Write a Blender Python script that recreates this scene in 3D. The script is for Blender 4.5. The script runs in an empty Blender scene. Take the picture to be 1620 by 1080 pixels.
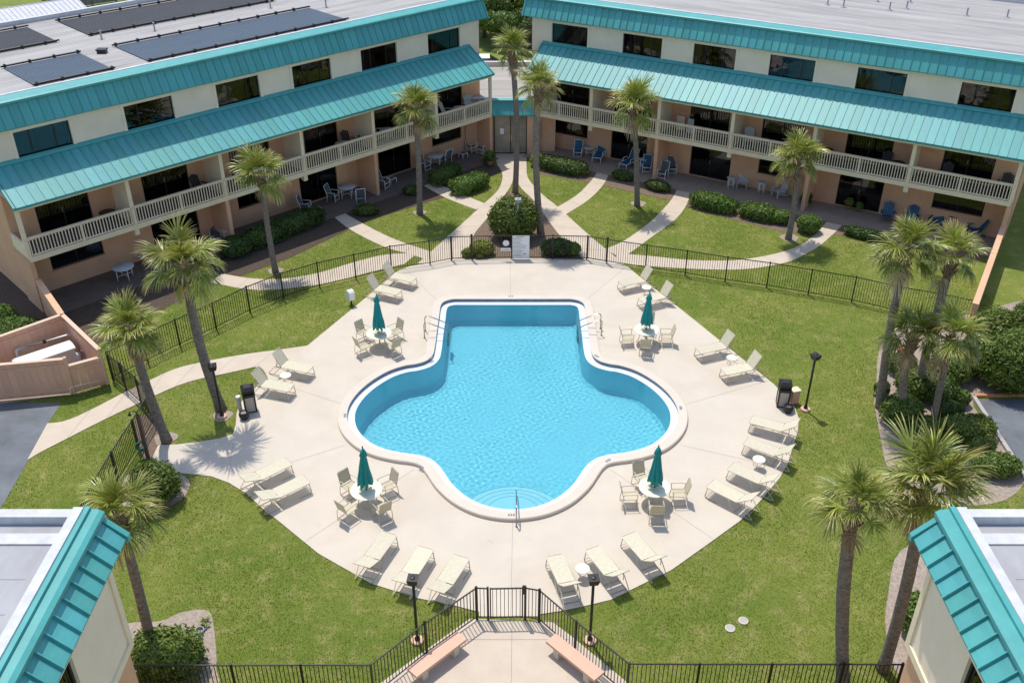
import bpy, math, random
import numpy as np
from mathutils import Vector, Matrix
R = math.radians
PI = math.pi
random.seed(7)
RNG = np.random.default_rng(11)
sc = bpy.context.scene
COL = sc.collection

# ------------------------------------------------------------------ camera
FPX, PITCH, CAMZ = 1541.0, R(31.96), 24.0            # focal length in pixels of the 1620 px wide photograph
cam = bpy.data.cameras.new('camera'); camo = bpy.data.objects.new('camera', cam); COL.objects.link(camo)
cam.sensor_width = 36.0; cam.lens = FPX / 1620 * 36.0; cam.clip_start = 0.5; cam.clip_end = 3000
camo.location = (0, 0, CAMZ); camo.rotation_euler = (PI / 2 - PITCH, 0, 0)
sc.camera = camo
# ------------------------------------------------------------------ sky and sun
SUN_EL, SUN_AZ = R(68.5), R(116)                     # azimuth measured from +x towards +y
w = bpy.data.worlds.new('World'); sc.world = w; w.use_nodes = True
nt = w.node_tree; bg = nt.nodes['Background']
sky = nt.nodes.new('ShaderNodeTexSky'); sky.sky_type = 'NISHITA'; sky.sun_disc = False
sky.sun_elevation = SUN_EL; sky.sun_rotation = PI / 2 - SUN_AZ; sky.air_density = 1.0; sky.dust_density = 1.0; sky.ozone_density = 1.0
nt.links.new(sky.outputs[0], bg.inputs[0]); bg.inputs[1].default_value = 0.15
sun = bpy.data.lights.new('sun', 'SUN'); suno = bpy.data.objects.new('sun', sun); COL.objects.link(suno)
sun.cycles.is_caustics_light = True; sun.energy = 2.8; sun.angle = R(0.55); sun.color = (1.0, 0.955, 0.88)
sd = Vector((math.cos(SUN_EL) * math.cos(SUN_AZ), math.cos(SUN_EL) * math.sin(SUN_AZ), math.sin(SUN_EL)))
suno.rotation_euler = sd.to_track_quat('Z', 'Y').to_euler(); suno.location = sd * 80
sc.view_settings.view_transform = 'Standard'; sc.view_settings.look = 'None'
sc.view_settings.exposure = 0.50; sc.view_settings.gamma = 1.0
sc.cycles.max_bounces = 8; sc.cycles.transparent_max_bounces = 12

# ------------------------------------------------------------------ helpers
_fw = np.array([0, math.cos(PITCH), -math.sin(PITCH)]); _up = np.array([0, math.sin(PITCH), math.cos(PITCH)])
def G(px, py, z=0.0):
    """survey helper: photo pixel + known height -> world x, y"""
    d = _fw + (px - 810) / FPX * np.array([1, 0, 0]) - (py - 540) / FPX * _up
    t = (z - CAMZ) / d[2]
    return (float(d[0] * t), float(d[1] * t))
def GV(px, py, z=0.0):
    x, y = G(px, py, z); return Vector((x, y, z))

def tag(o, label=None, cat=None, group=None, kind=None):
    if label: o['label'] = label
    if cat: o['category'] = cat
    if group: o['group'] = group
    if kind: o['kind'] = kind
    return o
def empty(name, loc=(0, 0, 0), rz=0.0, parent=None):
    o = bpy.data.objects.new(name, None); COL.objects.link(o); o.location = loc; o.rotation_euler = (0, 0, rz)
    o.empty_display_size = 0.2
    if parent: o.parent = parent
    return o
def put(name, mesh, parent=None, loc=(0, 0, 0), rot=(0, 0, 0), scale=(1, 1, 1)):
    o = bpy.data.objects.new(name, mesh); COL.objects.link(o); o.location = loc; o.rotation_euler = rot; o.scale = scale
    if parent: o.parent = parent
    return o
def copy_tree(o, parent=None):
    c = o.copy(); COL.objects.link(c); c.parent = parent
    for ch in list(o.children): copy_tree(ch, c)
    return c

class MB:
    def __init__(s): s.v = []; s.f = []; s.attr = None
    def add(s, vs, fs):
        b = len(s.v); s.v += [tuple(p) for p in vs]; s.f += [tuple(i + b for i in f) for f in fs]; return s
    def box(s, x0, x1, y0, y1, z0, z1):
        return s.add([(x0, y0, z0), (x1, y0, z0), (x1, y1, z0), (x0, y1, z0), (x0, y0, z1), (x1, y0, z1), (x1, y1, z1), (x0, y1, z1)],
                     [(0, 3, 2, 1), (4, 5, 6, 7), (0, 1, 5, 4), (1, 2, 6, 5), (2, 3, 7, 6), (3, 0, 4, 7)])
    def obox(s, c, sx, sy, sz, rz=0.0, rx=0.0):
        M = Matrix.Rotation(rz, 3, 'Z') @ Matrix.Rotation(rx, 3, 'X')
        pts = [Vector(c) + M @ Vector((a * sx / 2, b * sy / 2, d * sz / 2)) for d in (-1, 1) for a, b in ((-1, -1), (1, -1), (1, 1), (-1, 1))]
        return s.add(pts, [(0, 3, 2, 1), (4, 5, 6, 7), (0, 1, 5, 4), (1, 2, 6, 5), (2, 3, 7, 6), (3, 0, 4, 7)])
    def tube(s, pts, r, n=6, closed=False):
        pts = [Vector(p) for p in pts]; rs = r if isinstance(r, (list, tuple)) else [r] * len(pts)
        b = len(s.v); m = len(pts); ref = None
        for i, p in enumerate(pts):
            if closed: d = pts[(i + 1) % m] - pts[i - 1]
            else: d = pts[min(i + 1, m - 1)] - pts[max(i - 1, 0)]
            d.normalize()
            if ref is None: ref = Vector((0, 0, 1)) if abs(d.z) < .9 else Vector((1, 0, 0))
            a = d.cross(ref).normalized(); c = d.cross(a); ref = -c if False else ref
            for k in range(n):
                t = 2 * PI * k / n; q = p + (a * math.cos(t) + c * math.sin(t)) * rs[i]; s.v.append(tuple(q))
        for i in range(m if closed else m - 1):
            j = (i + 1) % m
            for k in range(n):
                k2 = (k + 1) % n; s.f.append((b + i * n + k, b + j * n + k, b + j * n + k2, b + i * n + k2))
        if not closed:
            s.f.append(tuple(b + k for k in range(n))); s.f.append(tuple(b + (m - 1) * n + k for k in reversed(range(n))))
        return s
    def cyl(s, c, r, z0, z1, n=16, r2=None):
        r2 = r if r2 is None else r2
        vs = [(c[0] + r * math.cos(2 * PI * k / n), c[1] + r * math.sin(2 * PI * k / n), z0) for k in range(n)] + \
             [(c[0] + r2 * math.cos(2 * PI * k / n), c[1] + r2 * math.sin(2 * PI * k / n), z1) for k in range(n)]
        fs = [(k, (k + 1) % n, n + (k + 1) % n, n + k) for k in range(n)] + [tuple(reversed(range(n))), tuple(range(n, 2 * n))]
        return s.add(vs, fs)
    def lathe(s, prof, n=16, c=(0, 0)):
        b = len(s.v)
        for r, z in prof:
            for k in range(n): s.v.append((c[0] + r * math.cos(2 * PI * k / n), c[1] + r * math.sin(2 * PI * k / n), z))
        for i in range(len(prof) - 1):
            for k in range(n): s.f.append((b + i * n + k, b + i * n + (k + 1) % n, b + (i + 1) * n + (k + 1) % n, b + (i + 1) * n + k))
        return s
    def prism(s, poly, z0, z1):
        n = len(poly)
        a = sum(poly[i][0] * poly[(i + 1) % n][1] - poly[(i + 1) % n][0] * poly[i][1] for i in range(n))
        if a < 0: poly = poly[::-1]
        return s.add([(p[0], p[1], z0) for p in poly] + [(p[0], p[1], z1) for p in poly],
                     [tuple(reversed(range(n))), tuple(range(n, 2 * n))] + [(i, (i + 1) % n, n + (i + 1) % n, n + i) for i in range(n)])
    def extr_x(s, prof, x0, x1):          # profile in (y, z) extruded along x
        n = len(prof)
        return s.add([(x0, p[0], p[1]) for p in prof] + [(x1, p[0], p[1]) for p in prof],
                     [tuple(range(n)), tuple(reversed(range(n, 2 * n)))] + [(i, n + i, n + (i + 1) % n, (i + 1) % n) for i in range(n)])
    def mesh(s, name, m, smooth=False):
        me = bpy.data.meshes.new(name); me.from_pydata(s.v, [], s.f)
        import bmesh
        bm = bmesh.new(); bm.from_mesh(me); bmesh.ops.recalc_face_normals(bm, faces=bm.faces); bm.to_mesh(me); bm.free()
        me.materials.append(m)
        if smooth: me.polygons.foreach_set('use_smooth', [True] * len(me.polygons))
        return me
    def build(s, name, m, parent=None, loc=(0, 0, 0), rot=(0, 0, 0), smooth=False):
        return put(name, s.mesh(name, m, smooth), parent, loc, rot)

# ------------------------------------------------------------------ materials
def mat(name, col, rough=.7, var=0.0, scale=3.0, bump=0.0, bscale=40.0, spec=.4, metal=0.0, col2=None, objrand=0.0, detail=6.0, coords='Object', stretch=None, translucent=0.0):
    m = bpy.data.materials.new(name); m.use_nodes = True; n = m.node_tree; N = n.nodes; L = n.links
    p = N['Principled BSDF']; p.inputs['Roughness'].default_value = rough; p.inputs['Metallic'].default_value = metal
    p.inputs['Specular IOR Level'].default_value = spec
    p.inputs['Base Color'].default_value = (*col, 1)
    tc = N.new('ShaderNodeTexCoord'); src = tc.outputs[coords]
    if stretch:
        mp = N.new('ShaderNodeMapping'); mp.inputs['Scale'].default_value = stretch; L.new(src, mp.inputs[0]); src = mp.outputs[0]
    out = None
    if var or col2:
        nz = N.new('ShaderNodeTexNoise'); nz.inputs['Scale'].default_value = scale; nz.inputs['Detail'].default_value = detail; nz.inputs['Roughness'].default_value = .65
        L.new(src, nz.inputs['Vector'])
        mx = N.new('ShaderNodeMix'); mx.data_type = 'RGBA'
        c2 = col2 if col2 else tuple(c * (1 - var) for c in col); c1 = col if col2 else tuple(min(1, c * (1 + var * .6)) for c in col)
        mx.inputs[6].default_value = (*c2, 1); mx.inputs[7].default_value = (*c1, 1)
        mr = N.new('ShaderNodeMapRange'); mr.inputs[1].default_value = .3; mr.inputs[2].default_value = .7
        L.new(nz.outputs[0], mr.inputs[0]); L.new(mr.outputs[0], mx.inputs[0]); out = mx.outputs[2]
    if objrand:
        oi = N.new('ShaderNodeObjectInfo'); hs = N.new('ShaderNodeHueSaturation')
        mr = N.new('ShaderNodeMapRange'); mr.inputs[3].default_value = 1 - objrand; mr.inputs[4].default_value = 1 + objrand
        L.new(oi.outputs['Random'], mr.inputs[0]); L.new(mr.outputs[0], hs.inputs['Value'])
        mr2 = N.new('ShaderNodeMapRange'); mr2.inputs[3].default_value = .5 - objrand * .12; mr2.inputs[4].default_value = .5 + objrand * .12
        mm = N.new('ShaderNodeMath'); mm.operation = 'FRACT'; mu = N.new('ShaderNodeMath'); mu.operation = 'MULTIPLY'; mu.inputs[1].default_value = 7.31
        L.new(oi.outputs['Random'], mu.inputs[0]); L.new(mu.outputs[0], mm.inputs[0]); L.new(mm.outputs[0], mr2.inputs[0]); L.new(mr2.outputs[0], hs.inputs['Hue'])
        if out: L.new(out, hs.inputs['Color'])
        else: hs.inputs['Color'].default_value = (*col, 1)
        out = hs.outputs[0]
    if out: L.new(out, p.inputs['Base Color'])
    if bump:
        nb = N.new('ShaderNodeTexNoise'); nb.inputs['Scale'].default_value = bscale; nb.inputs['Detail'].default_value = 5; L.new(src, nb.inputs['Vector'])
        bp = N.new('ShaderNodeBump'); bp.inputs['Strength'].default_value = bump; bp.inputs['Distance'].default_value = .02
        L.new(nb.outputs[0], bp.inputs['Height']); L.new(bp.outputs[0], p.inputs['Normal'])
    if translucent:
        tr = N.new('ShaderNodeBsdfTranslucent'); ms = N.new('ShaderNodeMixShader'); ms.inputs[0].default_value = translucent
        if out: L.new(out, tr.inputs[0])
        else: tr.inputs[0].default_value = (*col, 1)
        L.new(p.outputs[0], ms.inputs[1]); L.new(tr.outputs[0], ms.inputs[2]); L.new(ms.outputs[0], N['Material Output'].inputs[0])
    return m

M = {}
M['teal'] = mat('teal_metal', (.085, .375, .355), .48, col2=(.065, .29, .285), scale=1.6, objrand=.09, spec=.5, stretch=(5, .6, .6))
M['teal_trim'] = mat('teal_trim', (.07, .33, .315), .45, var=.12, scale=2)
M['cream'] = mat('cream_stucco', (.83, .70, .53), .85, var=.10, scale=.6, bump=.25, bscale=60)
M['peach'] = mat('peach_stucco', (.69, .40, .24), .85, var=.14, scale=.6, bump=.3, bscale=60)
M['beige'] = mat('beige_paint', (.80, .68, .47), .7, var=.08, scale=2)
M['rail'] = mat('railing_paint', (.78, .67, .50), .65, var=.12, scale=3)
M['dark_frame'] = mat('bronze_frame', (.015, .014, .014), .45)
def glass_material():
    m = bpy.data.materials.new('tinted_glass'); m.use_nodes = True; n = m.node_tree; N = n.nodes; L = n.links; N.remove(N['Principled BSDF'])
    tr = N.new('ShaderNodeBsdfTransparent'); tr.inputs[0].default_value = (.36, .40, .42, 1); gl = N.new('ShaderNodeBsdfGlossy'); gl.inputs['Roughness'].default_value = .015
    tc = N.new('ShaderNodeTexCoord'); nz = N.new('ShaderNodeTexNoise'); nz.inputs['Scale'].default_value = 1.3; L.new(tc.outputs['Object'], nz.inputs['Vector']); bp = N.new('ShaderNodeBump'); bp.inputs['Strength'].default_value = .12; bp.inputs['Distance'].default_value = .03; L.new(nz.outputs[0], bp.inputs['Height']); L.new(bp.outputs[0], gl.inputs['Normal'])
    fr = N.new('ShaderNodeFresnel'); fr.inputs[0].default_value = 1.65; mx = N.new('ShaderNodeMixShader'); L.new(fr.outputs[0], mx.inputs[0]); L.new(tr.outputs[0], mx.inputs[1]); L.new(gl.outputs[0], mx.inputs[2]); L.new(mx.outputs[0], N['Material Output'].inputs[0]); return m
M['glass'] = glass_material()
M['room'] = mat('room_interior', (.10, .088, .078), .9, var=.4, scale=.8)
M['drape_a'] = mat('pale_drape', (.50, .46, .40), .8, var=.15, scale=3); M['drape_b'] = mat('teal_drape', (.02, .22, .26), .8, var=.2, scale=3); M['drape_c'] = mat('dark_drape', (.07, .06, .055), .8, var=.2, scale=3)
M['curtain'] = mat('teal_curtain', (.01, .10, .13), .35, var=.4, scale=2, stretch=(9, 1, .5))
M['glass_b'] = mat('curtained_glass', (.028, .032, .034), .10, var=.4, scale=2, spec=.5, stretch=(12, 1, .4))
M['membrane'] = mat('roof_membrane', (.345, .325, .305), .8, var=.30, scale=.5, bump=.1, bscale=12, stretch=(.35, 3, 1))
M['parapet'] = mat('white_parapet', (.54, .54, .55), .7, var=.16, scale=3)
M['grey_roof'] = mat('grey_roll_roof', (.37, .365, .375), .9, var=.16, scale=1.5, bump=.5, bscale=60, stretch=(1, .4, 1))
M['deck'] = mat('deck_concrete', (.60, .535, .46), .8, var=.08, scale=.7, bump=.15, bscale=50)
def deck_material():
    m = mat('deck_concrete', (.57, .50, .405), .8, var=.06, scale=.7, bump=.2, bscale=60); n = m.node_tree; N = n.nodes; L = n.links; p = N['Principled BSDF']
    tc = next(k for k in N if k.type == 'TEX_COORD'); src = p.inputs['Base Color'].links[0].from_socket
    def layer(src, scale, col, lo, hi, amt, det=8, dist=0.0):
        nz = N.new('ShaderNodeTexNoise'); nz.inputs['Scale'].default_value = scale; nz.inputs['Detail'].default_value = det; nz.inputs['Distortion'].default_value = dist; L.new(tc.outputs['Object'], nz.inputs['Vector'])
        mr = N.new('ShaderNodeMapRange'); mr.inputs[1].default_value = lo; mr.inputs[2].default_value = hi; mr.inputs[4].default_value = amt; L.new(nz.outputs[0], mr.inputs[0])
        mx = N.new('ShaderNodeMix'); mx.data_type = 'RGBA'; L.new(mr.outputs[0], mx.inputs[0]); L.new(src, mx.inputs[6]); mx.inputs[7].default_value = (*col, 1); return mx.outputs[2]
    c = layer(src, .35, (.50, .42, .33), .52, .72, .55, 5, 1.0)          # broad damp and dirt patches
    c = layer(c, 3.1, (.44, .36, .28), .66, .78, .45, 9, .6)            # small stains
    c = layer(c, 24, (.42, .36, .30), .62, .80, .40, 4)                 # aggregate
    L.new(c, p.inputs['Base Color']); return m
M['deck'] = deck_material()
M['path'] = mat('path_concrete', (.55, .46, .36), .85, var=.08, scale=1.2, bump=.2, bscale=50)
M['coping'] = mat('coping_concrete', (.60, .53, .44), .75, var=.06, scale=2, bump=.1)
M['joint'] = mat('joint_dark', (.32, .28, .24), .9)
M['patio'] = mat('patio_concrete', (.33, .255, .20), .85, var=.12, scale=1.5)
M['dark_floor'] = mat('shaded_balcony_floor', (.085, .07, .062), .9, var=.2, scale=2)  # floor colour darkened to stand in for the dim balcony interior
M['patio_shaded'] = mat('shaded_patio', (.15, .115, .092), .9, var=.2, scale=1.5)  # patio colour darkened for the shade along the left wing
M['mulch_shaded'] = mat('shaded_mulch', (.115, .082, .058), .95, col2=(.05, .035, .025), scale=9, bump=.9, bscale=30, detail=10)  # mulch with the shade of the left beds put into its colour
M['asphalt'] = mat('asphalt', (.15, .162, .175), .9, var=.30, scale=.7, bump=.3, bscale=80)
M['kerb'] = mat('kerb_concrete', (.42, .39, .36), .9, var=.12, scale=3)
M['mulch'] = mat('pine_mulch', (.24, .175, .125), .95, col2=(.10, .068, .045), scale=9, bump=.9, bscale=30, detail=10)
M['gravel'] = mat('pale_mulch', (.42, .35, .29), .95, col2=(.24, .18, .14), scale=9, bump=.9, bscale=30, detail=10)
M['plaster'] = mat('pool_plaster', (.36, .635, .715), .7, var=.04, scale=1.5)
M['ledge'] = mat('pool_ledge', (.60, .66, .71), .6, var=.05, scale=3)
M['tile'] = mat('pool_tile', (.19, .22, .27), .25, var=.35, scale=5)
M['step'] = mat('shallow_step_tint', (.60, .72, .78), .7, var=.04, scale=2)  # paler than the basin, standing in for the brighter shallow water
M['steel'] = mat('stainless_steel', (.40, .38, .355), .3, metal=1.0)
M['black'] = mat('black_metal', (.018, .016, .015), .45)
M['fence'] = mat('black_fence_paint', (.022, .017, .014), .5)
M['white'] = mat('white_paint', (.78, .78, .77), .5, var=.04, scale=3)
M['strap'] = mat('vinyl_strap', (.62, .565, .415), .5, var=.07, scale=6, objrand=.05)
M['strap_tan'] = mat('tan_vinyl_strap', (.54, .48, .33), .5, var=.08, scale=6, objrand=.05)
M['tube'] = mat('cream_tube', (.56, .50, .39), .4)
M['tabletop'] = mat('cream_tabletop', (.78, .73, .56), .35, var=.03, scale=4)
M['canvas'] = mat('green_canvas', (.010, .27, .26), .75, var=.2, scale=8, bump=.2)
M['bench'] = mat('peach_bench', (.66, .41, .29), .7, var=.06, scale=3, bump=.2)
M['blue_sling'] = mat('blue_sling', (.008, .10, .20), .6, var=.15, scale=8)
M['grey_sling'] = mat('grey_sling', (.10, .12, .13), .7, var=.15, scale=8)
M['grey_white'] = mat('faded_white_plastic', (.55, .57, .57), .55, var=.08)
M['dark_wood'] = mat('dark_furniture', (.03, .028, .03), .6)
M['solar'] = mat('solar_matting', (.045, .072, .105), .6, var=.25, scale=1.5, stretch=(.3, 3, 1))
M['solar2'] = mat('faded_solar_matting', (.035, .036, .042), .75, var=.3, scale=1.5, stretch=(.3, 3, 1))
M['wood_peach'] = mat('peach_boards', (.68, .42, .285), .8, var=.13, scale=2.5, objrand=.06, stretch=(1, 1, .3))
M['wood_grey'] = mat('weathered_boards', (.24, .22, .20), .9, var=.2, scale=2, objrand=.1)
M['trunk'] = mat('palm_trunk', (.30, .255, .215), .95, col2=(.10, .08, .063), scale=7, bump=1.0, bscale=16, stretch=(1, 1, 2.2), detail=9)
M['boot'] = mat('palm_boots', (.36, .25, .155), .95, col2=(.10, .065, .04), scale=9, bump=.9, bscale=18)
M['bark'] = mat('bark', (.12, .09, .07), .95, var=.3, scale=8)
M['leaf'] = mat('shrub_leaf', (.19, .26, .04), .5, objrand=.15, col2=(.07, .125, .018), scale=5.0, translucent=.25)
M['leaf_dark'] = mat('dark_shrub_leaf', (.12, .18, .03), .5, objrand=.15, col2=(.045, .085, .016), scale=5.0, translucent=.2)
M['leaf_lime'] = mat('lime_shrub_leaf', (.25, .30, .04), .5, objrand=.1, var=.3, scale=2.2, translucent=.25)
M['leaf_core'] = mat('dark_core', (.05, .075, .018), .9)  # dark tone of the light-blocking core inside the foliage
M['terra'] = mat('terracotta', (.35, .13, .07), .8, var=.15)
M['blue_plastic'] = mat('blue_plastic', (.01, .12, .32), .4)
M['hose'] = mat('green_hose', (.01, .16, .09), .45)
M['grey_metal'] = mat('grey_metal', (.33, .34, .35), .5, var=.08)
M['bin_panel'] = mat('bin_aggregate', (.55, .48, .40), .9, col2=(.35, .30, .25), scale=40)
M['car'] = mat('white_car_paint', (.72, .73, .74), .2, spec=.6)
M['tyre'] = mat('tyre', (.02, .02, .02), .8)
M['chrome_text'] = mat('sign_text', (.16, .18, .20), .7)
M['red'] = mat('red_flower', (.6, .06, .03), .6)

def lawn_material():
    m = bpy.data.materials.new('lawn'); m.use_nodes = True; n = m.node_tree; N = n.nodes; L = n.links; p = N['Principled BSDF']
    p.inputs['Roughness'].default_value = .9; p.inputs['Specular IOR Level'].default_value = .15
    tc = N.new('ShaderNodeTexCoord')
    def nz(s, d=6, r=.6):
        k = N.new('ShaderNodeTexNoise'); k.inputs['Scale'].default_value = s; k.inputs['Detail'].default_value = d; k.inputs['Roughness'].default_value = r
        L.new(tc.outputs['Object'], k.inputs['Vector']); return k.outputs[0]
    def ramp(f, a, b, lo, hi):
        mr = N.new('ShaderNodeMapRange'); mr.inputs[1].default_value = lo; mr.inputs[2].default_value = hi; L.new(f, mr.inputs[0])
        mx = N.new('ShaderNodeMix'); mx.data_type = 'RGBA'; L.new(mr.outputs[0], mx.inputs[0])
        for i, c in ((6, a), (7, b)):
            if isinstance(c, tuple): mx.inputs[i].default_value = (*c, 1)
            else: L.new(c, mx.inputs[i])
        return mx.outputs[2]
    big = ramp(nz(.22, 4), (.140, .195, .030), (.215, .240, .048), .40, .62)
    mid = ramp(nz(1.3, 5, .7), big, (.34, .30, .115), .50, .74)
    fine = ramp(nz(11, 8, .75), (.135, .17, .030), mid, .28, .55)
    fin2 = ramp(nz(34, 3, .7), fine, (.36, .34, .13), .60, .85)
    L.new(fin2, p.inputs['Base Color'])
    bp = N.new('ShaderNodeBump'); bp.inputs['Strength'].default_value = 1.0; bp.inputs['Distance'].default_value = .05
    L.new(nz(16, 8, .8), bp.inputs['Height']); L.new(bp.outputs[0], p.inputs['Normal'])
    return m
M['lawn'] = lawn_material()

def frond_material(name, green, tip, dead=False):
    m = bpy.data.materials.new(name); m.use_nodes = True; n = m.node_tree; N = n.nodes; L = n.links; p = N['Principled BSDF']
    p.inputs['Roughness'].default_value = .36; p.inputs['Specular IOR Level'].default_value = .6
    at = N.new('ShaderNodeAttribute'); at.attribute_name = 'tip'
    mr = N.new('ShaderNodeMapRange'); mr.inputs[1].default_value = .45; mr.inputs[2].default_value = 1.0; L.new(at.outputs['Fac'], mr.inputs[0])
    mx = N.new('ShaderNodeMix'); mx.data_type = 'RGBA'; mx.inputs[6].default_value = (*green, 1); mx.inputs[7].default_value = (*tip, 1); L.new(mr.outputs[0], mx.inputs[0])
    oi = N.new('ShaderNodeObjectInfo'); hs = N.new('ShaderNodeHueSaturation')
    m1 = N.new('ShaderNodeMapRange'); m1.inputs[3].default_value = .7; m1.inputs[4].default_value = 1.3; L.new(oi.outputs['Random'], m1.inputs[0]); L.new(m1.outputs[0], hs.inputs['Value'])
    mu = N.new('ShaderNodeMath'); mu.operation = 'MULTIPLY'; mu.inputs[1].default_value = 9.7; fr = N.new('ShaderNodeMath'); fr.operation = 'FRACT'
    m2 = N.new('ShaderNodeMapRange'); m2.inputs[3].default_value = .475; m2.inputs[4].default_value = .515
    L.new(oi.outputs['Random'], mu.inputs[0]); L.new(mu.outputs[0], fr.inputs[0]); L.new(fr.outputs[0], m2.inputs[0]); L.new(m2.outputs[0], hs.inputs['Hue'])
    L.new(mx.outputs[2], hs.inputs['Color']); L.new(hs.outputs[0], p.inputs['Base Color'])
    tr = N.new('ShaderNodeBsdfTranslucent'); L.new(hs.outputs[0], tr.inputs[0]); ms = N.new('ShaderNodeMixShader'); ms.inputs[0].default_value = .25
    L.new(p.outputs[0], ms.inputs[1]); L.new(tr.outputs[0], ms.inputs[2]); L.new(ms.outputs[0], N['Material Output'].inputs[0])
    return m
M['frond'] = frond_material('palm_frond', (.25, .30, .042), (.64, .56, .21))
M['frond_dead'] = frond_material('dry_palm_frond', (.44, .33, .17), (.58, .46, .28), True)

def water_material():
    m = bpy.data.materials.new('pool_water'); m.use_nodes = True; n = m.node_tree; N = n.nodes; L = n.links
    N.remove(N['Principled BSDF'])
    rf = N.new('ShaderNodeBsdfRefraction'); rf.inputs[0].default_value = (.67, .97, .995, 1); rf.inputs['Roughness'].default_value = 0.0; rf.inputs['IOR'].default_value = 1.33
    gl = N.new('ShaderNodeBsdfGlossy'); gl.inputs['Roughness'].default_value = .03
    fr = N.new('ShaderNodeFresnel'); fr.inputs[0].default_value = 1.33
    mx = N.new('ShaderNodeMixShader'); L.new(fr.outputs[0], mx.inputs[0]); L.new(rf.outputs[0], mx.inputs[1]); L.new(gl.outputs[0], mx.inputs[2])
    L.new(mx.outputs[0], N['Material Output'].inputs[0])
    return m
M['water'] = water_material()

# ------------------------------------------------------------------ ground, deck, pool
from mathutils.geometry import tessellate_polygon
NOGRASS = []
def sheet(name, outer, holes, z, m, parent=None):
    if name != 'lawn': NOGRASS.append(list(outer))
    loops = [[Vector((x, y, 0)) for x, y in outer]] + [[Vector((x, y, 0)) for x, y in h] for h in holes]
    tris = tessellate_polygon(loops); flat = [p for l in loops for p in l]
    me = bpy.data.meshes.new(name); me.from_pydata([(p.x, p.y, z) for p in flat], [], tris)
    import bmesh
    bm = bmesh.new(); bm.from_mesh(me); bmesh.ops.recalc_face_normals(bm, faces=bm.faces)
    for f in bm.faces:
        if f.normal.z < 0: f.normal_flip()
    bm.to_mesh(me); bm.free(); me.materials.append(m)
    return put(name, me, parent)
def catmull(P, n=6, closed=True):
    out = []; m = len(P)
    rng = range(m) if closed else range(m - 1)
    for i in rng:
        p0 = P[(i - 1) % m] if closed or i > 0 else P[i]; p1 = P[i]; p2 = P[(i + 1) % m]; p3 = P[(i + 2) % m] if closed or i + 2 < m else P[i + 1]
        for k in range(n):
            t = k / n
            out.append(tuple(.5 * (2 * p1[j] + (p2[j] - p0[j]) * t + (2 * p0[j] - 5 * p1[j] + 4 * p2[j] - p3[j]) * t * t + (3 * p1[j] - p0[j] - 3 * p2[j] + p3[j]) * t ** 3) for j in (0, 1)))
    if not closed: out.append(tuple(P[-1]))
    return out
def offset(P, d):
    n = len(P); out = []
    a = sum(P[i][0] * P[(i + 1) % n][1] - P[(i + 1) % n][0] * P[i][1] for i in range(n)); s = 1 if a > 0 else -1
    for i in range(n):
        tx = P[(i + 1) % n][0] - P[i - 1][0]; ty = P[(i + 1) % n][1] - P[i - 1][1]; l = math.hypot(tx, ty) or 1
        out.append((P[i][0] + ty / l * d * s, P[i][1] - tx / l * d * s))
    return out
def ring(P, Q, zP, zQ, name, m, parent=None, smooth=True):
    n = len(P)
    mb = MB().add([(p[0], p[1], zP) for p in P] + [(q[0], q[1], zQ) for q in Q], [(i, (i + 1) % n, n + (i + 1) % n, n + i) for i in range(n)])
    return mb

half = [(0, 42.23), (1.4, 42.23), (2.5, 42.23), (2.97, 42.21), (3.36, 42.0), (3.53, 41.58), (3.55, 40.6), (3.56, 39.2), (3.57, 37.7), (3.63, 37.05), (3.87, 36.62), (4.3, 36.36), (4.82, 36.2),
        (5.5, 35.76), (6.17, 34.95), (6.65, 34.0), (6.86, 33.0), (6.74, 32.05), (6.4, 31.3), (5.85, 30.64), (5.2, 30.22), (4.5, 29.97), (3.85, 29.83), (3.42, 29.64), (3.12, 29.3), (2.9, 28.9), (2.5, 28.14),
        (1.85, 27.36), (1.0, 26.83), (0, 26.64)]
PX0 = .03
pool = [(x + PX0, y) for x, y in half] + [(-x + PX0, y) for x, y in half[-2:0:-1]]
pool = catmull(pool, 5)
cop_out = offset(pool, .40); ledge_in = offset(pool, -.30); gut = offset(pool, -.0)

deck_px = [(488, 545), (560, 486), (630, 428), (648, 421), (690, 414.5), (735, 410.5), (810, 409), (880, 409), (930, 411), (965, 415), (992, 421), (1004, 431), (1100, 507), (1225, 608), (1243, 627), (1258, 645), (1264, 662), (1262, 682), (1256, 702),
           (1248, 727), (1234, 755), (1200, 795), (1171, 823), (1124, 857), (1062, 901), (1025, 919), (966, 948), (924, 958), (888, 965.5), (852, 971), (852, 974), (758, 974), (758, 967), (711, 955), (659, 945), (587, 922), (555, 904), (504, 875), (434, 818), (420, 808), (390, 780), (362, 763),
           (335, 753), (311, 750), (288, 748), (262, 738), (241, 723), (250, 704), (280, 702.5), (316, 698), (348, 693), (368, 686), (373, 672), (374, 655), (378, 640), (388, 628), (404, 612)]
deck_poly = [G(*p) for p in deck_px]
big = [(-600, -200), (600, -200), (600, 1400), (-600, 1400)]
tag(sheet('lawn', big, [offset(pool, .3)], -.03, M['lawn']), kind='structure')
dk = sheet('pool_deck', deck_poly, [offset(pool, .25)], 0.0, M['deck']); tag(dk, kind='structure')
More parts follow.
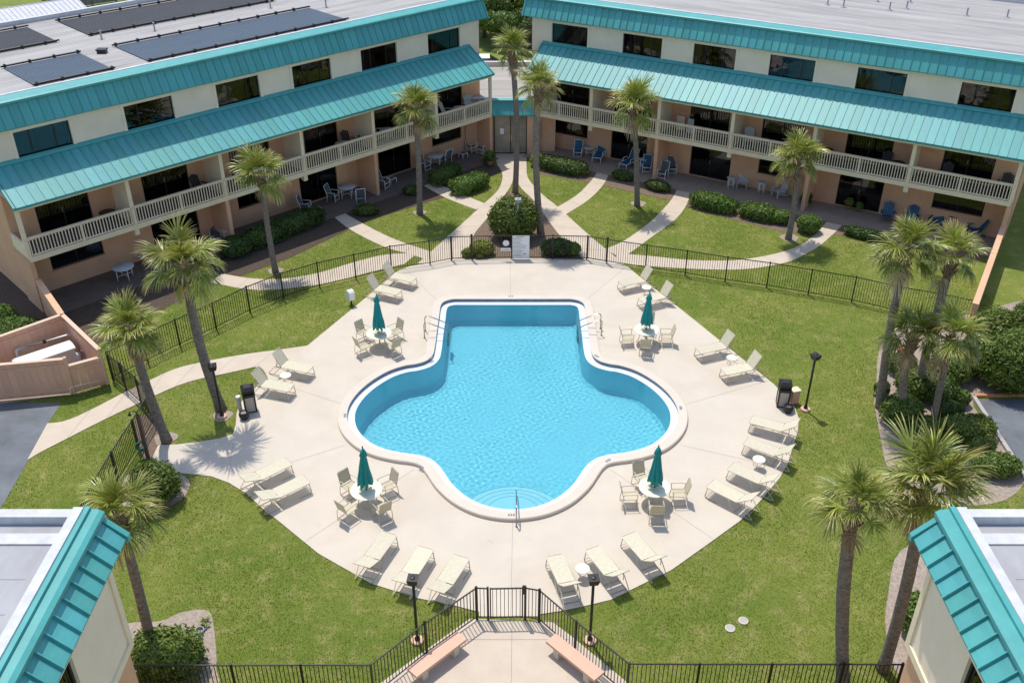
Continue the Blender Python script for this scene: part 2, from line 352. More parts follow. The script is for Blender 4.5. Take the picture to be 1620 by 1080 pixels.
# vertical rim of the deck slab so that its edge has thickness
n = len(deck_poly)
MB().add([(x, y, 0) for x, y in deck_poly] + [(x, y, -.1) for x, y in deck_poly], [(i, (i + 1) % n, n + (i + 1) % n, n + i) for i in range(n)]).build('slab_edge', M['deck'], dk)
def strip(p, q, wd, z, name, m, parent):
    a = Vector((*p, 0)); b = Vector((*q, 0)); d = (b - a).normalized(); s = Vector((-d.y, d.x, 0)) * wd / 2
    return MB().add([(*(a - s).xy, z), (*(b - s).xy, z), (*(b + s).xy, z), (*(a + s).xy, z)], [(0, 1, 2, 3)]).build(name, m, parent)
for a, b in (((808, 470), (807, 409)), ((811, 826), (808, 972)), ((545, 704), (380, 757)), ((1078, 704), (1242, 741)), ((930, 472), (988, 424)), ((690, 474), (640, 424)), ((655, 742), (480, 858)), ((965, 742), (1128, 852)), ((371, 690), (360, 760)), ((545, 640), (420, 600)), ((1083, 640), (1215, 602))):
    strip(G(*a), G(*b), .014, .004, 'expansion_joint', M['joint'], dk)
# coping, tile band, ledge, basin, water
cp = ring(cop_out, cop_out, 0.0, .12, '', None)
cp2 = ring(cop_out, offset(pool, .37), .12, .15, '', None); cp3 = ring(offset(pool, .37), pool, .15, .15, '', None)
cp4 = ring(pool, offset(pool, .03), .15, .09, '', None)
mb = MB(); [mb.add(k.v, k.f) for k in (cp, cp2, cp3, cp4)]
pl = empty('swimming_pool', (PX0, 33, 0)); tag(pl, 'swimming pool of turquoise water with square top and three round lobes', 'pool')
def inpool(o): o.location = (-PX0, -33, 0); o.parent = pl; return o
inpool(mb.build('coping', M['coping'], smooth=False))
inpool(ring(offset(pool, .02), offset(pool, .02), .12, -.05, '', None).build('tile_band', M['tile']))
inpool(ring(offset(pool, .02), ledge_in, -.012, -.020, '', None).build('ledge', M['ledge']))
DEPTH = 1.9
inpool(ring(ledge_in, offset(pool, -.42), -.020, -DEPTH + .15, '', None).build('basin_wall', M['plaster'], smooth=True))
cove = ring(offset(pool, -.42), offset(pool, -.58), -DEPTH + .15, -DEPTH, '', None)
fl = sheet('basin_floor', offset(pool, -.58), [], -DEPTH, M['plaster']); inpool(fl)
inpool(cove.build('basin_cove', M['plaster'], smooth=True))
def in_poly(X, Y, P):
    P = np.array(P); ins = np.zeros(X.shape, bool); j = len(P) - 1
    for i in range(len(P)):
        xi, yi = P[i]; xj, yj = P[j]; c = ((yi > Y) != (yj > Y)) & (X < (xj - xi) * (Y - yi) / ((yj - yi) or 1e-9) + xi); ins ^= c; j = i
    return ins
def ripple_water():
    st = .036; gx = np.arange(-7.4, 7.5, st); gy = np.arange(26.2, 42.8, st); X, Y = np.meshgrid(gx, gy); Z = np.full(X.shape, -.055)
    rg = np.random.default_rng(5); AMP = .72 + .30 * np.sin(X * .55 + .7 * np.sin(Y * .4)) * np.cos(Y * .48 + .6 * np.sin(X * .5)) + .22 * np.sin(X * 1.3 - Y * .9)
    for k in range(60):                                            # many small wind wavelets of different heading and length
        lam = rg.uniform(.12, .34); a = rg.normal(R(-60), 1.0); kx, ky = 2 * PI / lam * math.cos(a), 2 * PI / lam * math.sin(a); Z += AMP * WAVE * lam ** 1.2 * np.sin(kx * X + ky * Y + rg.uniform(0, 6.28))
    I = in_poly(X, Y, offset(pool, .16)); ix = -np.ones(X.shape, int); ix[I] = np.arange(I.sum())
    q = I[:-1, :-1] & I[1:, :-1] & I[:-1, 1:] & I[1:, 1:]; r_, c_ = np.nonzero(q)
    F = np.stack([ix[r_, c_], ix[r_, c_ + 1], ix[r_ + 1, c_ + 1], ix[r_ + 1, c_]], 1)
    me = bpy.data.meshes.new('water'); me.from_pydata(np.stack([X[I], Y[I], Z[I]], 1).tolist(), [], F.tolist()); me.materials.append(M['water']); me.polygons.foreach_set('use_smooth', [True] * len(me.polygons))
    return put('water', me)
WAVE = .00078
wt = ripple_water(); inpool(wt); wt['kind'] = 'structure'
wt.cycles.is_caustics_caster = True
for ch in pl.children:
    if ch.name.startswith('basin') or ch.name.startswith('ledge'): ch.cycles.is_caustics_receiver = True
for k, r in enumerate((.95, 1.3, 1.65, 2.0)):                     # curved underwater entry steps
    zt = -.28 - .24 * k; cx, cy = PX0, 26.9
    seg = [(cx + r * math.cos(t) * 1.05, cy + r * math.sin(t)) for t in np.linspace(R(-25), R(205), 30)]
    seg = [(x, max(y, 26.75 + (x - cx) ** 2 * .16)) for x, y in seg]
    st = MB().prism(seg, zt - .26, zt).build('pool_step', M['step']); inpool(st); st.cycles.is_caustics_receiver = True
    e = MB().tube([(x, y, zt + .001) for x, y in seg[2:-2]], .007, 4).build('step_edge', M['tile'], st)
# small depth marks set into the coping
for p in ((546, 657), (1077, 645), (944, 563), (682, 566), (666, 738), (962, 728), (809, 814), (808, 468.5)):
    x, y = G(*p, .154); d = Vector((x - PX0, y - 33.4)).normalized(); a = math.atan2(d.y, d.x) + PI / 2
    mbm = MB()
    for k in (-1, 0, 1): mbm.obox((math.cos(a) * k * .09, math.sin(a) * k * .09, 0), .06, .11, .006, a)
    o = mbm.build('depth_mark', M['tile'], pl, (x - PX0, y - 33, .154))

# paths (pixel-surveyed edges of the concrete walks)
def path(name, up, lo, z, m=M['path'], joints=True):
    U = catmull([G(*p) for p in up], 5, False); Lw = catmull([G(*p) for p in lo], 5, False)
    def res(P, n):
        P = np.array(P); s = np.r_[0, np.cumsum(np.hypot(*np.diff(P, axis=0).T))]; t = np.linspace(0, s[-1], n); return np.c_[np.interp(t, s, P[:, 0]), np.interp(t, s, P[:, 1])]
    n = 41; U = res(U, n); Lw = res(Lw, n); NOGRASS.append([tuple(p) for p in U] + [tuple(p) for p in Lw[::-1]])
    mbp = MB().add([(*p, z) for p in U] + [(*p, z) for p in Lw] + [(*p, z - .1) for p in U] + [(*p, z - .1) for p in Lw],
                   [(i, i + 1, n + i + 1, n + i) for i in range(n - 1)] + [(i, i + 1, 2 * n + i + 1, 2 * n + i) for i in range(n - 1)] + [(n + i, n + i + 1, 3 * n + i + 1, 3 * n + i) for i in range(n - 1)])
    o = mbp.build(name, m); tag(o, kind='structure')
    ln = np.hypot(*np.diff(U, axis=0).T).sum(); k = int(ln / 1.5)
    for j in range(1, k):
        i = int(j * (n - 1) / k); strip(tuple(U[i]), tuple(Lw[i]), .016, z + .003, 'path_joint', M['joint'], o)
    return o
path('footpath', [(488, 546), (440, 553), (400, 558), (363, 564), (329, 570.5), (280, 582), (241, 599), (200, 618.5), (145, 647), (104, 665), (75, 669)],
     [(425, 600), (412, 580.5), (390, 583), (363, 589), (319, 598), (285, 608), (254, 621), (218, 638), (181.5, 655), (145, 673), (104, 694), (65, 714), (43, 727)], -.003)
path('footpath', [(784, 240), (786, 258), (795, 275.5), (789, 299), (765.6, 322), (711, 371.5), (660, 417)], [(812, 240), (812, 262), (812, 280), (805, 299), (768, 348), (750, 371), (735, 411)], -.003)
path('footpath', [(812, 240), (812, 262), (814, 280), (826, 299), (849, 322), (883, 369), (925, 411)], [(833, 240), (833, 262), (836, 283), (860, 309), (880, 325), (932, 371.5), (988, 418)], -.007)
path('footpath', [(540, 334), (579, 356), (615, 374), (649, 387), (690, 400)], [(523, 338), (555.6, 363.7), (607, 389.6), (646, 401), (680, 412)], -.011)
path('footpath', [(660, 400), (607, 402.6), (555.6, 415.6), (503.7, 431), (452, 440), (400, 440), (350, 432)], [(640, 417), (581.5, 431), (529.6, 445), (478, 453), (426, 458), (384, 456), (334, 446)], -.015)
path('footpath', [(680, 285), (724, 304), (775, 325)], [(668, 292), (706, 313), (752.6, 331)], -.011)
path('footpath', [(873, 332), (911.5, 309), (935, 286), (944, 273)], [(893, 340), (929.6, 317), (953, 294), (963, 275.5)], -.011)
path('footpath', [(955, 394), (987, 380.5), (1028, 351), (1059, 319.6), (1072, 297.6)], [(985, 408), (1028, 376.7), (1069.6, 345.6), (1088, 319.6), (1091, 300)], -.015)
path('footpath', [(975, 400), (1033, 405), (1085, 410.4), (1137, 412), (1176, 410), (1226, 401), (1265, 388), (1291, 369), (1309, 349)], [(975, 416), (1033, 421), (1098, 425), (1163, 426), (1208, 422), (1252, 412), (1291, 392), (1317, 371), (1335, 353)], -.011)
# entrance plaza in front of the gate
plz = [(-1.35, 21.75), (1.3, 21.6), (1.9, 21.0), (4.1, 18.55), (4.1, 2), (-4.6, 2), (-4.6, 18.6), (-2.4, 20.75)]
pz = sheet('entrance_plaza', plz, [], -.004, M['path']); tag(pz, kind='structure')
for a, b in (((0, 21.6), (-.05, 16)), ((-3.4, 19.2), (3.2, 19.2)), ((-2.0, 20.9), (1.8, 20.9))): strip(a, b, .018, 0.0, 'path_joint', M['joint'], pz)
# car parks
aL = sheet('asphalt', [G(-300, 640), G(97, 636), G(76, 668), G(45, 727), (-18.7, 27.0), (-19.0, 10), (-60, 10), (-60, 33)], [], -.024, M['asphalt']); tag(aL, kind='structure')
aR = sheet('asphalt', [G(1543, 631), G(1900, 625), (60, 20), (19.2, 20), G(1622, 752)], [], -.024, M['asphalt']); tag(aR, kind='structure')
kb = MB(); p0 = Vector((*G(1540, 629), 0)); p1 = Vector((*G(1640, 785), 0)); d = (p1 - p0)
kb.obox(((p0 + p1) / 2) + Vector((0, 0, .03)), d.length, .16, .16, math.atan2(d.y, d.x))
tag(kb.build('kerb', M['kerb']), kind='structure')
kb = MB(); p0 = Vector((*G(1541, 627), 0)); p1 = Vector((*G(1760, 622), 0)); d = (p1 - p0)
kb.obox(((p0 + p1) / 2) + Vector((0, 0, .03)), d.length, .14, .14, math.atan2(d.y, d.x)); tag(kb.build('kerb', mat('painted_kerb', (.55, .25, .12), .8, var=.2)), kind='structure')
# beds
def bed(px, z=-.018, m=M['mulch']):
    return tag(sheet('mulch_bed', catmull([G(*p) for p in px], 4), [], z, m), kind='structure')
bed([(768, 340), (806, 302), (849, 322), (883, 367), (908, 399), (925, 408), (810, 409), (735, 409), (748, 372)])
bed([(1402, 530), (1389, 564), (1387, 598), (1383, 634), (1388, 665), (1394, 696), (1405, 740), (1440, 790), (1500, 800), (1590, 790), (1622, 748), (1580, 690), (1540, 628), (1640, 600), (1640, 480), (1560, 490), (1500, 505), (1440, 510)], m=M['gravel'])
bed([(205, 984), (254, 981), (285, 968), (319, 963), (334, 971), (340, 1007), (342, 1054), (330, 1090), (150, 1090), (180, 1000)], m=M['gravel'])
bed([(1425, 870), (1405, 940), (1402, 1000), (1425, 1070), (1500, 1080), (1500, 860)], m=M['gravel'])
bed([(286, 750), (300, 762), (293, 782), (268, 800), (235, 806), (190, 795), (200, 750), (240, 735)], m=M['gravel'])
bed([(-60, 380), (20, 395), (60, 455), (92, 492), (40, 512), (-60, 545)], m=M['mulch_shaded'])
bed([(214, 660), (250, 660), (262, 690), (248, 715), (225, 722)], -.02)
for p, r in (((1010, 322), .45), ((1249, 376), .5), ((664, 336), .4), ((436, 428), .4), ((262, 693), .45), ((352, 657), .4)):
    c = G(*p); tag(sheet('tree_ring', [(c[0] + r * (1 + .15 * math.sin(3 * t)) * math.cos(t), c[1] + r * math.sin(t)) for t in np.linspace(0, 2 * PI, 20)[:-1]], [], -.016, M['gravel']), kind='structure')

# ------------------------------------------------------------------ the two long wings
class Frame:
    def __init__(s, ang, off, xc):
        s.a = ang; s.U = Vector((math.cos(ang), math.sin(ang), 0)); s.V = Vector((-math.sin(ang), math.cos(ang), 0)); s.O = s.V * off; s.xc = xc
    def w(s, x, y, z=0.0): return s.O + s.U * x + s.V * y + Vector((0, 0, z))
FL = Frame(R(44.0), 47.36, 27.5); FR = Frame(R(-30.3), 56.32, -16.3)
ZS, ZF, ZR = 2.72, 2.92, 3.95            # slab underside, balcony floor, railing top
YB = -1.92
def window_unit(parent, x, z, wd, h, panes, m_list, y=.10, name='window'):
    """bronze frame with separate panes, sits inside a wall opening"""
    f = MB(); t = .055
    f.box(-wd / 2, wd / 2, 0, .07, 0, t); f.box(-wd / 2, wd / 2, 0, .07, h - t, h); f.box(-wd / 2, -wd / 2 + t, 0, .07, t, h - t); f.box(wd / 2 - t, wd / 2, 0, .07, t, h - t)
    xs = [-wd / 2 + t + (wd - 2 * t) * q for q in panes]
    for q in xs[1:-1]: f.box(q - .025, q + .025, .005, .065, t, h - t)
    o = f.build(name, M['dark_frame'], parent, (x, y, z))
    for i in range(len(xs) - 1):
        a = xs[i] + (.025 if i else 0); b = xs[i + 1] - (.025 if i < len(xs) - 2 else 0)
        MB().box(a, b, .03, .045, t, h - t).build('pane', m_list[i], o)
    return o
_drape = {}
def drapes(win, wd, h, rg, p_side=.75):
    """folded curtains hanging inside a window or door"""
    mm = M[rg.choice(('drape_a', 'drape_a', 'drape_b', 'drape_c', 'drape_c'))]
    for side in (-1, 1):
        if rg.random() > p_side: continue
        cw = wd * rg.choice((.12, .18, .28, .40)); n = max(6, int(cw / .05)); mb = MB(); x0 = side * (wd / 2 - .06)
        for i in range(n + 1):
            x = x0 - side * cw * i / n; y = .17 + .03 * math.sin(i * 1.9) + .008 * math.sin(i * .7)
            mb.v += [(x, y, .06), (x, y, h - .06)]
        for i in range(n): mb.f.append((2 * i, 2 * i + 2, 2 * i + 3, 2 * i + 1))
        mb.build('curtain', mm, win, smooth=True)
def wall_open(mb, x0, x1, z0, z1, ops, y0=0.0, y1=.22):
    xs = sorted(set([x0, x1] + [o[0] for o in ops] + [o[1] for o in ops]))
    for a, b in zip(xs[:-1], xs[1:]):
        segs = [(z0, z1)]
        for o in ops:
            if o[0] <= a + 1e-6 and o[1] >= b - 1e-6:
                ns = []
                for s0, s1 in segs:
                    if o[2] > s0: ns.append((s0, min(s1, o[2])))
                    if o[3] < s1: ns.append((max(s0, o[3]), s1))
                segs = ns
        for s0, s1 in segs:
            if s1 - s0 > 1e-4: mb.box(a, b, y0, y1, s0, s1)

def panel_mesh(name, wd, prof, rib=.055, m=None):
    """one standing-seam pan: prof = two (y,z) points top->bottom of the slope"""
    (ya, za), (yb, zb) = prof; n = Vector((0, -(za - zb), -(yb - ya)));
    d = Vector((0, yb - ya, zb - za)); nv = Vector((0, -d.z * -1, 0))
    nv = Vector((0, d.z, -d.y)).normalized()
    if nv.z < 0: nv = -nv
    mb = MB(); t = .018
    def quad(x0, x1, h0, h1):
        A = Vector((0, ya, za)); B = Vector((0, yb, zb))
        P = [A + nv * h0, B + nv * h0, B + nv * h1, A + nv * h1]
        mb.add([(x0, p.y, p.z) for p in P] + [(x1, p.y, p.z) for p in P], [(0, 1, 2, 3), (7, 6, 5, 4), (0, 4, 5, 1), (1, 5, 6, 2), (2, 6, 7, 3), (3, 7, 4, 0)])
    quad(.012, wd - .012, 0, t); quad(-.012, .012, 0, rib)
    return mb.mesh(name, m or M['teal'])

PW = .455
def wing(F, x0, x1, bays, wins, doors2, gnd, mirror, label, eave_z, low0, low1, fas0, fas1, depth=13.9):
    root = empty('building_wing', F.w(F.xc, 0), F.a); tag(root, label, 'building', 'three-storey resort wings')
    sx = -F.xc
    def B(mb, name, m, parent=root): 
        o = mb.build(name, m, parent, (sx, 0, 0) if parent is root else (0, 0, 0)); return o
    X0, X1 = x0, x1
    # peach two lower storeys with openings
    ops = []
    for a, b in doors2: ops.append((a, b, ZF + .05, ZF + 2.1))
    for a, b, k in gnd: ops.append((a, b, .06 if k == 'door' else 1.05, 2.12))
    mbw = MB(); wall_open(mbw, X0, X1, 0, 6.4, ops); mbw.box(X0, X1, 1.1, depth, 0, 6.4); mbw.box(X0, X0 + .2, .22, 1.1, 0, 6.4); mbw.box(X1 - .2, X1, .22, 1.1, 0, 6.4)
    B(mbw, 'lower_wall', M['peach'])
    ops3 = [(a, b, 7.02, 8.28) for a, b in wins]
    mbu = MB(); wall_open(mbu, X0, X1, 6.4, 8.75, ops3); mbu.box(X0, X1, 1.1, depth, 6.4, 9.62); mbu.box(X0, X0 + .2, .22, 1.1, 6.4, 9.62); mbu.box(X1 - .2, X1, .22, 1.1, 6.4, 9.62); mbu.box(X0 + .2, X1 - .2, .22, 1.1, 8.9, 9.55); mbu.box(X0, X1, .1, .22, 8.75, 9.5)
    for i in range(len(wins)):                            # raised stucco surround round each window
        a, b = wins[i]
        mbu.box(a - .16, a, -.025, 0, 7.0, 8.42); mbu.box(b, b + .16, -.025, 0, 7.0, 8.42); mbu.box(a, b, -.025, 0, 8.28, 8.42)
    B(mbu, 'upper_wall', M['cream'])
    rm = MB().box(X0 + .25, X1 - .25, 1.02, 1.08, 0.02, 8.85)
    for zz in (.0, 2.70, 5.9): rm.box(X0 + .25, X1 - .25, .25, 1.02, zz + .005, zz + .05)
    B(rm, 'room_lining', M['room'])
    rnd = random.Random(3 + len(label))
    GL = [M['glass']] * 3
    for i, (a, b) in enumerate(wins): drapes(window_unit(root, (a + b) / 2 + sx, 7.02, b - a, 1.26, (0, .27, .73, 1), GL), b - a, 1.26, rnd)
    for a, b in doors2:
        o = window_unit(root, (a + b) / 2 + sx, ZF + .05, b - a, 2.05, (0, .5, 1), GL, name='sliding_door'); drapes(o, b - a, 2.05, rnd, .6)
        MB().box(-.06, -.03, -.03, 0, .9, 1.15).build('door_handle', M['steel'], o)
    for a, b, k in gnd:
        if k == 'door':
            o = window_unit(root, (a + b) / 2 + sx, .06, b - a, 2.06, (0, .5, 1), GL, name='sliding_door'); drapes(o, b - a, 2.06, rnd, .6)
            MB().box(-.06, -.03, -.03, 0, .9, 1.15).build('door_handle', M['steel'], o)
        else:
            drapes(window_unit(root, (a + b) / 2 + sx, 1.05, b - a, 1.07, (0, .5, 1), GL), b - a, 1.07, rnd, .5)
            MB().box(a - .05 + sx, b + .05 + sx, -.06, 0, .97, 1.05).build('window_sill', M['peach'], root)
    # balcony
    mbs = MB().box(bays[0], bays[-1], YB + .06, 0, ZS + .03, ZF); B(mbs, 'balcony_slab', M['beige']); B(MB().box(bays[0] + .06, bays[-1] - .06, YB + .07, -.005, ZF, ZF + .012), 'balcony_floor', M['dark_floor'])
    B(MB().box(bays[0] - .05, bays[-1] + .05, YB - .02, YB + .06, ZS, ZF + .06), 'balcony_edge_beam', M['beige'])
    for i, x in enumerate(bays):
        if 0 < i < len(bays) - 1: B(MB().box(x - .08, x + .08, YB + .12, 0, ZF, 5.72), 'partition_wall', M['cream'])
        B(MB().box(x - .10, x + .10, YB + .0, YB + .12, ZF + .06, 5.62), 'post', M['beige'])
        full = (i % 2 == (0 if not mirror else len(bays) % 2 == 0))
        if full or i in (0, len(bays) - 1):
            B(MB().box(x - .11, x + .11, YB + .02, 0, 0, ZS + .03), 'ground_pillar', M['peach'])
        else:
            B(MB().extr_x([(YB + .02, ZS), (YB + .02, ZS - .32), (YB + .22, ZS - .32), (YB + 1.1, ZS)], x - .12, x + .12), 'bracket', M['beige'])
    rl = MB().box(bays[0], bays[-1], YB - .05, YB + .09, ZR - .05, ZR); rl.box(bays[0], bays[-1], YB - .005, YB + .045, ZF + .10, ZF + .16); rl.box(bays[0], bays[-1], YB - .005, YB + .045, ZR - .13, ZR - .07)
    rail = rl.build('railing', M['rail'], root, (sx, 0, 0))
    bal = MB().box(-.024, .024, YB - .0, YB + .035, ZF + .16, ZR - .07).mesh('baluster', M['rail']); pst = MB().box(-.055, .055, YB - .025, YB + .065, ZF + .06, ZR - .07).mesh('railing_post', M['rail'])
    for i in range(len(bays) - 1):
        a, b = bays[i], bays[i + 1]; mid = (a + b) / 2
        for s, e in ((a, mid), (mid, b)):
            k = round((e - s) / .153)
            for j in range(1, k): put('baluster', bal, rail, (s + (e - s) * j / k, 0, 0))
        put('railing_post', pst, rail, (mid, 0, 0))
        if i: put('railing_post', pst, rail, (a, -.04, 0))
    # end returns of the balcony
    for xe, side in ((bays[0], -1), (bays[-1], 1)):
        er = MB(); er.box(xe - .05 * 1, xe + .05, YB + .09, 0, ZF, ZR - .35)
        B(er, 'balcony_end_wall', M['beige'])
    # lower metal roof
    yt, zt, ye, ze = -.02, 6.98, -2.24, eave_z
    lr = MB().extr_x([(yt, zt - .05), (ye, ze - .05), (ye, ze - .17), (ye + .14, ze - .17), (yt, zt - .25)], low0, low1)
    lr.extr_x([(0.0, zt + .10), (-.10, zt + .02), (-.14, zt - .08), (0.0, zt - .08)], low0 + .01, low1 - .01)
    lowr = lr.build('lower_roof', M['teal_trim'], root, (sx, 0, 0))
    npan = round((low1 - low0 - .2) / PW); pw = (low1 - low0 - .2) / npan
    pm = panel_mesh('roof_panel', pw, ((yt - .12, zt - .075 - .045), (ye - .03, ze - .05)))
    for k in range(npan): put('roof_panel', pm, lowr, (low0 + .1 + k * pw, 0, 0))
    for xe in (low0, low1):                                             # rake trims
        MB().extr_x([(yt - .05, zt - .03), (ye - .04, ze - .01), (ye - .04, ze - .14), (yt - .05, zt - .16)], xe - .05, xe + .05).build('rake_trim', M['teal_trim'], lowr)
    B(MB().box(low0 + .1, low1 - .1, ye + .15, ye + .24, ze - .30, ze - .10), 'eave_beam', M['beige'])
    B(MB().box(low0 + .12, low1 - .12, ye + .24, -.0, ze + .02, ze + .05), 'soffit', M['cream'])
    # upper mansard
    yb, zb, ym, zm = -.32, 8.60, .18, 9.62
    um = MB().extr_x([(ym, zm), (yb, zb), (yb, zb - .07), (yb + .10, zb - .07), (yb + .10, zb), (ym + .15, zm)], fas0, fas1)
    um.extr_x([(yb + .1, zb - .05), (yb + .1, zb - .02), (.12, zb - .02), (.12, zb - .05)], fas0 + .02, fas1 - .02)
    umr = um.build('mansard_roof', M['teal_trim'], root, (sx, 0, 0))
    npan = round((fas1 - fas0 - .1) / PW); pw = (fas1 - fas0 - .1) / npan
    pm2 = panel_mesh('roof_panel', pw, ((ym, zm), (yb - .02, zb - .03)), .065)
    for k in range(npan): put('roof_panel', pm2, umr, (fas0 + .05 + k * pw, 0, 0))
    for xe in (fas0, fas1): MB().extr_x([(ym - .06, zm + .02), (yb - .08, zb), (yb - .08, zb - .08), (ym + .3, zb - .08), (ym + .3, zm)], xe - .05, xe + .05).build('rake_trim', M['teal_trim'], umr)
    MB().extr_x([(.02, 9.60), (.02, 9.70), (.10, 9.74), (.38, 9.80), (.62, 9.86), (.62, 9.55), (.18, 9.58)], fas0 - .06, fas1 + .06).build('cap_trim', M['teal_trim'], umr)
    # flat roof with white edge
    rf = MB().box(fas0, fas1, .62, depth + .2, 9.55, 9.70); rfo = B(rf, 'flat_roof', M['membrane'])
    pe = MB().extr_x([(.62, 9.70), (.62, 9.88), (.80, 9.88), (.98, 9.705)], fas0, fas1); pe.box(fas0, fas1, depth - .05, depth + .2, 9.70, 9.95)
    pe.box(fas0 - .06, fas0 + .2, .98, depth - .05, 9.70, 9.86); pe.box(fas1 - .2, fas1 + .06, .98, depth - .05, 9.70, 9.86)
    pe.build('roof_edge', M['parapet'], rfo)
    for k in range(1, 12): MB().box(fas0 + .2, fas1 - .2, 1 + k * 1.05, 1.04 + k * 1.05, 9.70, 9.706).build('membrane_seam', M['grey_metal'] if False else M['parapet'], rfo)
    return root
K = 24 / 22.5
baysL = [k * K for k in (11.45, 16.4, 21.2, 25.89, 30.52, 35.06, 39.35)]
winsL = [(a * K, b * K) for a, b in ((12.66, 15.12), (17.7, 20.14), (22.47, 24.9), (26.9, 29.32), (31.32, 33.82), (36.09, 38.56))]
wingL = wing(FL, 12.2, 42.76, baysL, winsL, [(13.55, 16.2), (19.0, 21.6), (24.1, 26.65), (28.95, 31.3), (33.9, 36.4), (38.9, 41.2)],
             [(13.6, 16.3, 'win'), (19.0, 21.7, 'door'), (24.2, 25.9, 'win'), (28.3, 30.95, 'door'), (34.1, 36.7, 'door'), (38.5, 41.05, 'win')], False,
             'left three-storey wing whose roof carries black solar matting', 5.68, 12.04, 41.95, 11.8, 43.23)
baysR = sorted(-k * K for k in (28.6, 24.39, 20.07, 15.7, 11.18, 6.12, 1.18))
winsR = [(-a * K, -b * K) for a, b in ((28.07, 25.67), (23.38, 20.93), (19.02, 16.55), (14.63, 12.17), (9.95, 7.47), (4.85, 2.34))]
wingR = wing(FR, -31.39, -1.1, baysR, winsR, [(-29.5, -27.1), (-25.3, -22.7), (-20.1, -17.55), (-15.5, -12.95), (-10.5, -7.9), (-5.2, -2.55)],
             [(-29.7, -27.1, 'win'), (-25.35, -22.8, 'door'), (-19.8, -17.15, 'door'), (-15.4, -13.4, 'win'), (-10.5, -7.95, 'door'), (-5.2, -2.5, 'win')], True,
             'right three-storey wing with a plain pale flat roof', 5.50, -30.6, -1.0, -31.93, -.6)
# patios in front of the wings
for F, a, b, nm in ((FL, 12.4, 42.0, 'patio'), (FR, -30.6, -1.3, 'patio')):
    q = [F.w(a, 0), F.w(b, 0), F.w(b, -2.6), F.w(a, -2.6)]
    NOGRASS.append([(p.x, p.y) for p in q]); mbp = MB().prism([(p.x, p.y) for p in q], -.05, .03); tag(mbp.build(nm, M['patio'] if F is FR else M['patio_shaded']), kind='structure')
q = [FL.w(12.6, -2.6), FL.w(41.2, -2.6), FL.w(41.0, -4.2), FL.w(36, -4.9), FL.w(30, -4.3), FL.w(24, -5.2), FL.w(18, -5.2), FL.w(12.6, -6.5)]
tag(sheet('mulch_bed', [(p.x, p.y) for p in q], [], -.019, M['mulch_shaded']), kind='structure')
q = [FR.w(-30.0, -2.6), FR.w(-1.5, -2.6), FR.w(-2, -3.4), FR.w(-8.5, -3.7), FR.w(-12, -5.2), FR.w(-17, -4.9), FR.w(-19, -4.3), FR.w(-24, -4.3), FR.w(-28.5, -4.6)]
tag(sheet('mulch_bed', [(p.x, p.y) for p in q], [], -.019, M['mulch']), kind='structure')

# solar matting on the left roof
CLAMP = MB().obox((0, 0, 0), .10, .17, .18).mesh('pipe_clamp', M['black'])
def solar(q, m, label):
    o = empty('solar_mat', FL.w(q[0], q[2], 9.71), FL.a); tag(o, label, 'solar panel', 'black solar mats on the left roof')
    wd, dp = q[1] - q[0], q[3] - q[2]
    b = MB(); k = int(wd / .16)
    for i in range(k): b.box(wd * i / k + .008, wd * (i + 1) / k - .008, 0, dp, .01, .045)
    b.box(0, wd, 0, dp, .0, .018); b.build('matting', m, o)
    for y in (-.08, dp + .08):
        MB().tube([(-.1, y, .10), (wd + .1, y, .10)], .05, 8).build('header_pipe', M['black'], o)
        for i in range(int(wd / 1.25) + 1): put('pipe_clamp', CLAMP, o, (i * 1.25 + .1, y, .1))
    return o
solar((15.5, 19.4, 1.55, 5.45), M['solar'], 'short blue-black solar mat nearest the left photo edge, front row')
solar((21.3, 33.7, 1.55, 5.4), M['solar'], 'long blue-black solar mat in the front row near the teal roof edge')
solar((12.5, 19.5, 8.6, 12.75), M['solar2'], 'short black solar mat in the rear row by the white roof edge')
solar((21.3, 33.2, 8.6, 12.85), M['solar2'], 'long black solar mat in the rear row by the white roof edge')
def vent(p, z, label, box=False, grp='vents on the flat roofs'):
    x, y = G(*p, z); o = empty('roof_vent', (x, y, z)); tag(o, label, 'vent', grp)
    if box: MB().box(-.22, .22, -.18, .18, 0, .16).box(-.26, .26, -.22, .22, .16, .22).build('vent_box', M['black'], o)
    else:
        MB().lathe([(.11, 0), (.06, .05), (.045, .06), (.045, .42), (.06, .42), (.06, .47), (0, .47)], 10).build('vent_pipe', M['grey_metal'], o)
        MB().cyl((0, 0), .17, 0, .02, 12).build('flashing', M['membrane'], o)
vent((162, 84), 9.7, 'low black vent box between the two front solar mats', True)
for p, l in (((161, 62), 'vent pipe behind the gap between the front solar mats'), ((245, 49), 'vent pipe midway between the long front and rear solar mats'), ((428, 13), 'vent pipe near the right end of the long rear solar mat'), ((516, 12), 'vent pipe right of the long front solar mat')): vent(p, 9.7, 'thin grey ' + l, grp='vent pipes on the left roof')
for k, p in enumerate(((1309, 8), (1334, 12), (1388, 3), (1407, 16), (1434, 14), (1440, 4), (1529, 25), (1593, 28))): vent(p, 9.7, 'thin grey vent pipe on the right wing roof, ' + ('first', 'second', 'third', 'fourth', 'fifth', 'sixth', 'seventh', 'eighth')[k] + ' from the left', grp='vent pipes on the right roof')

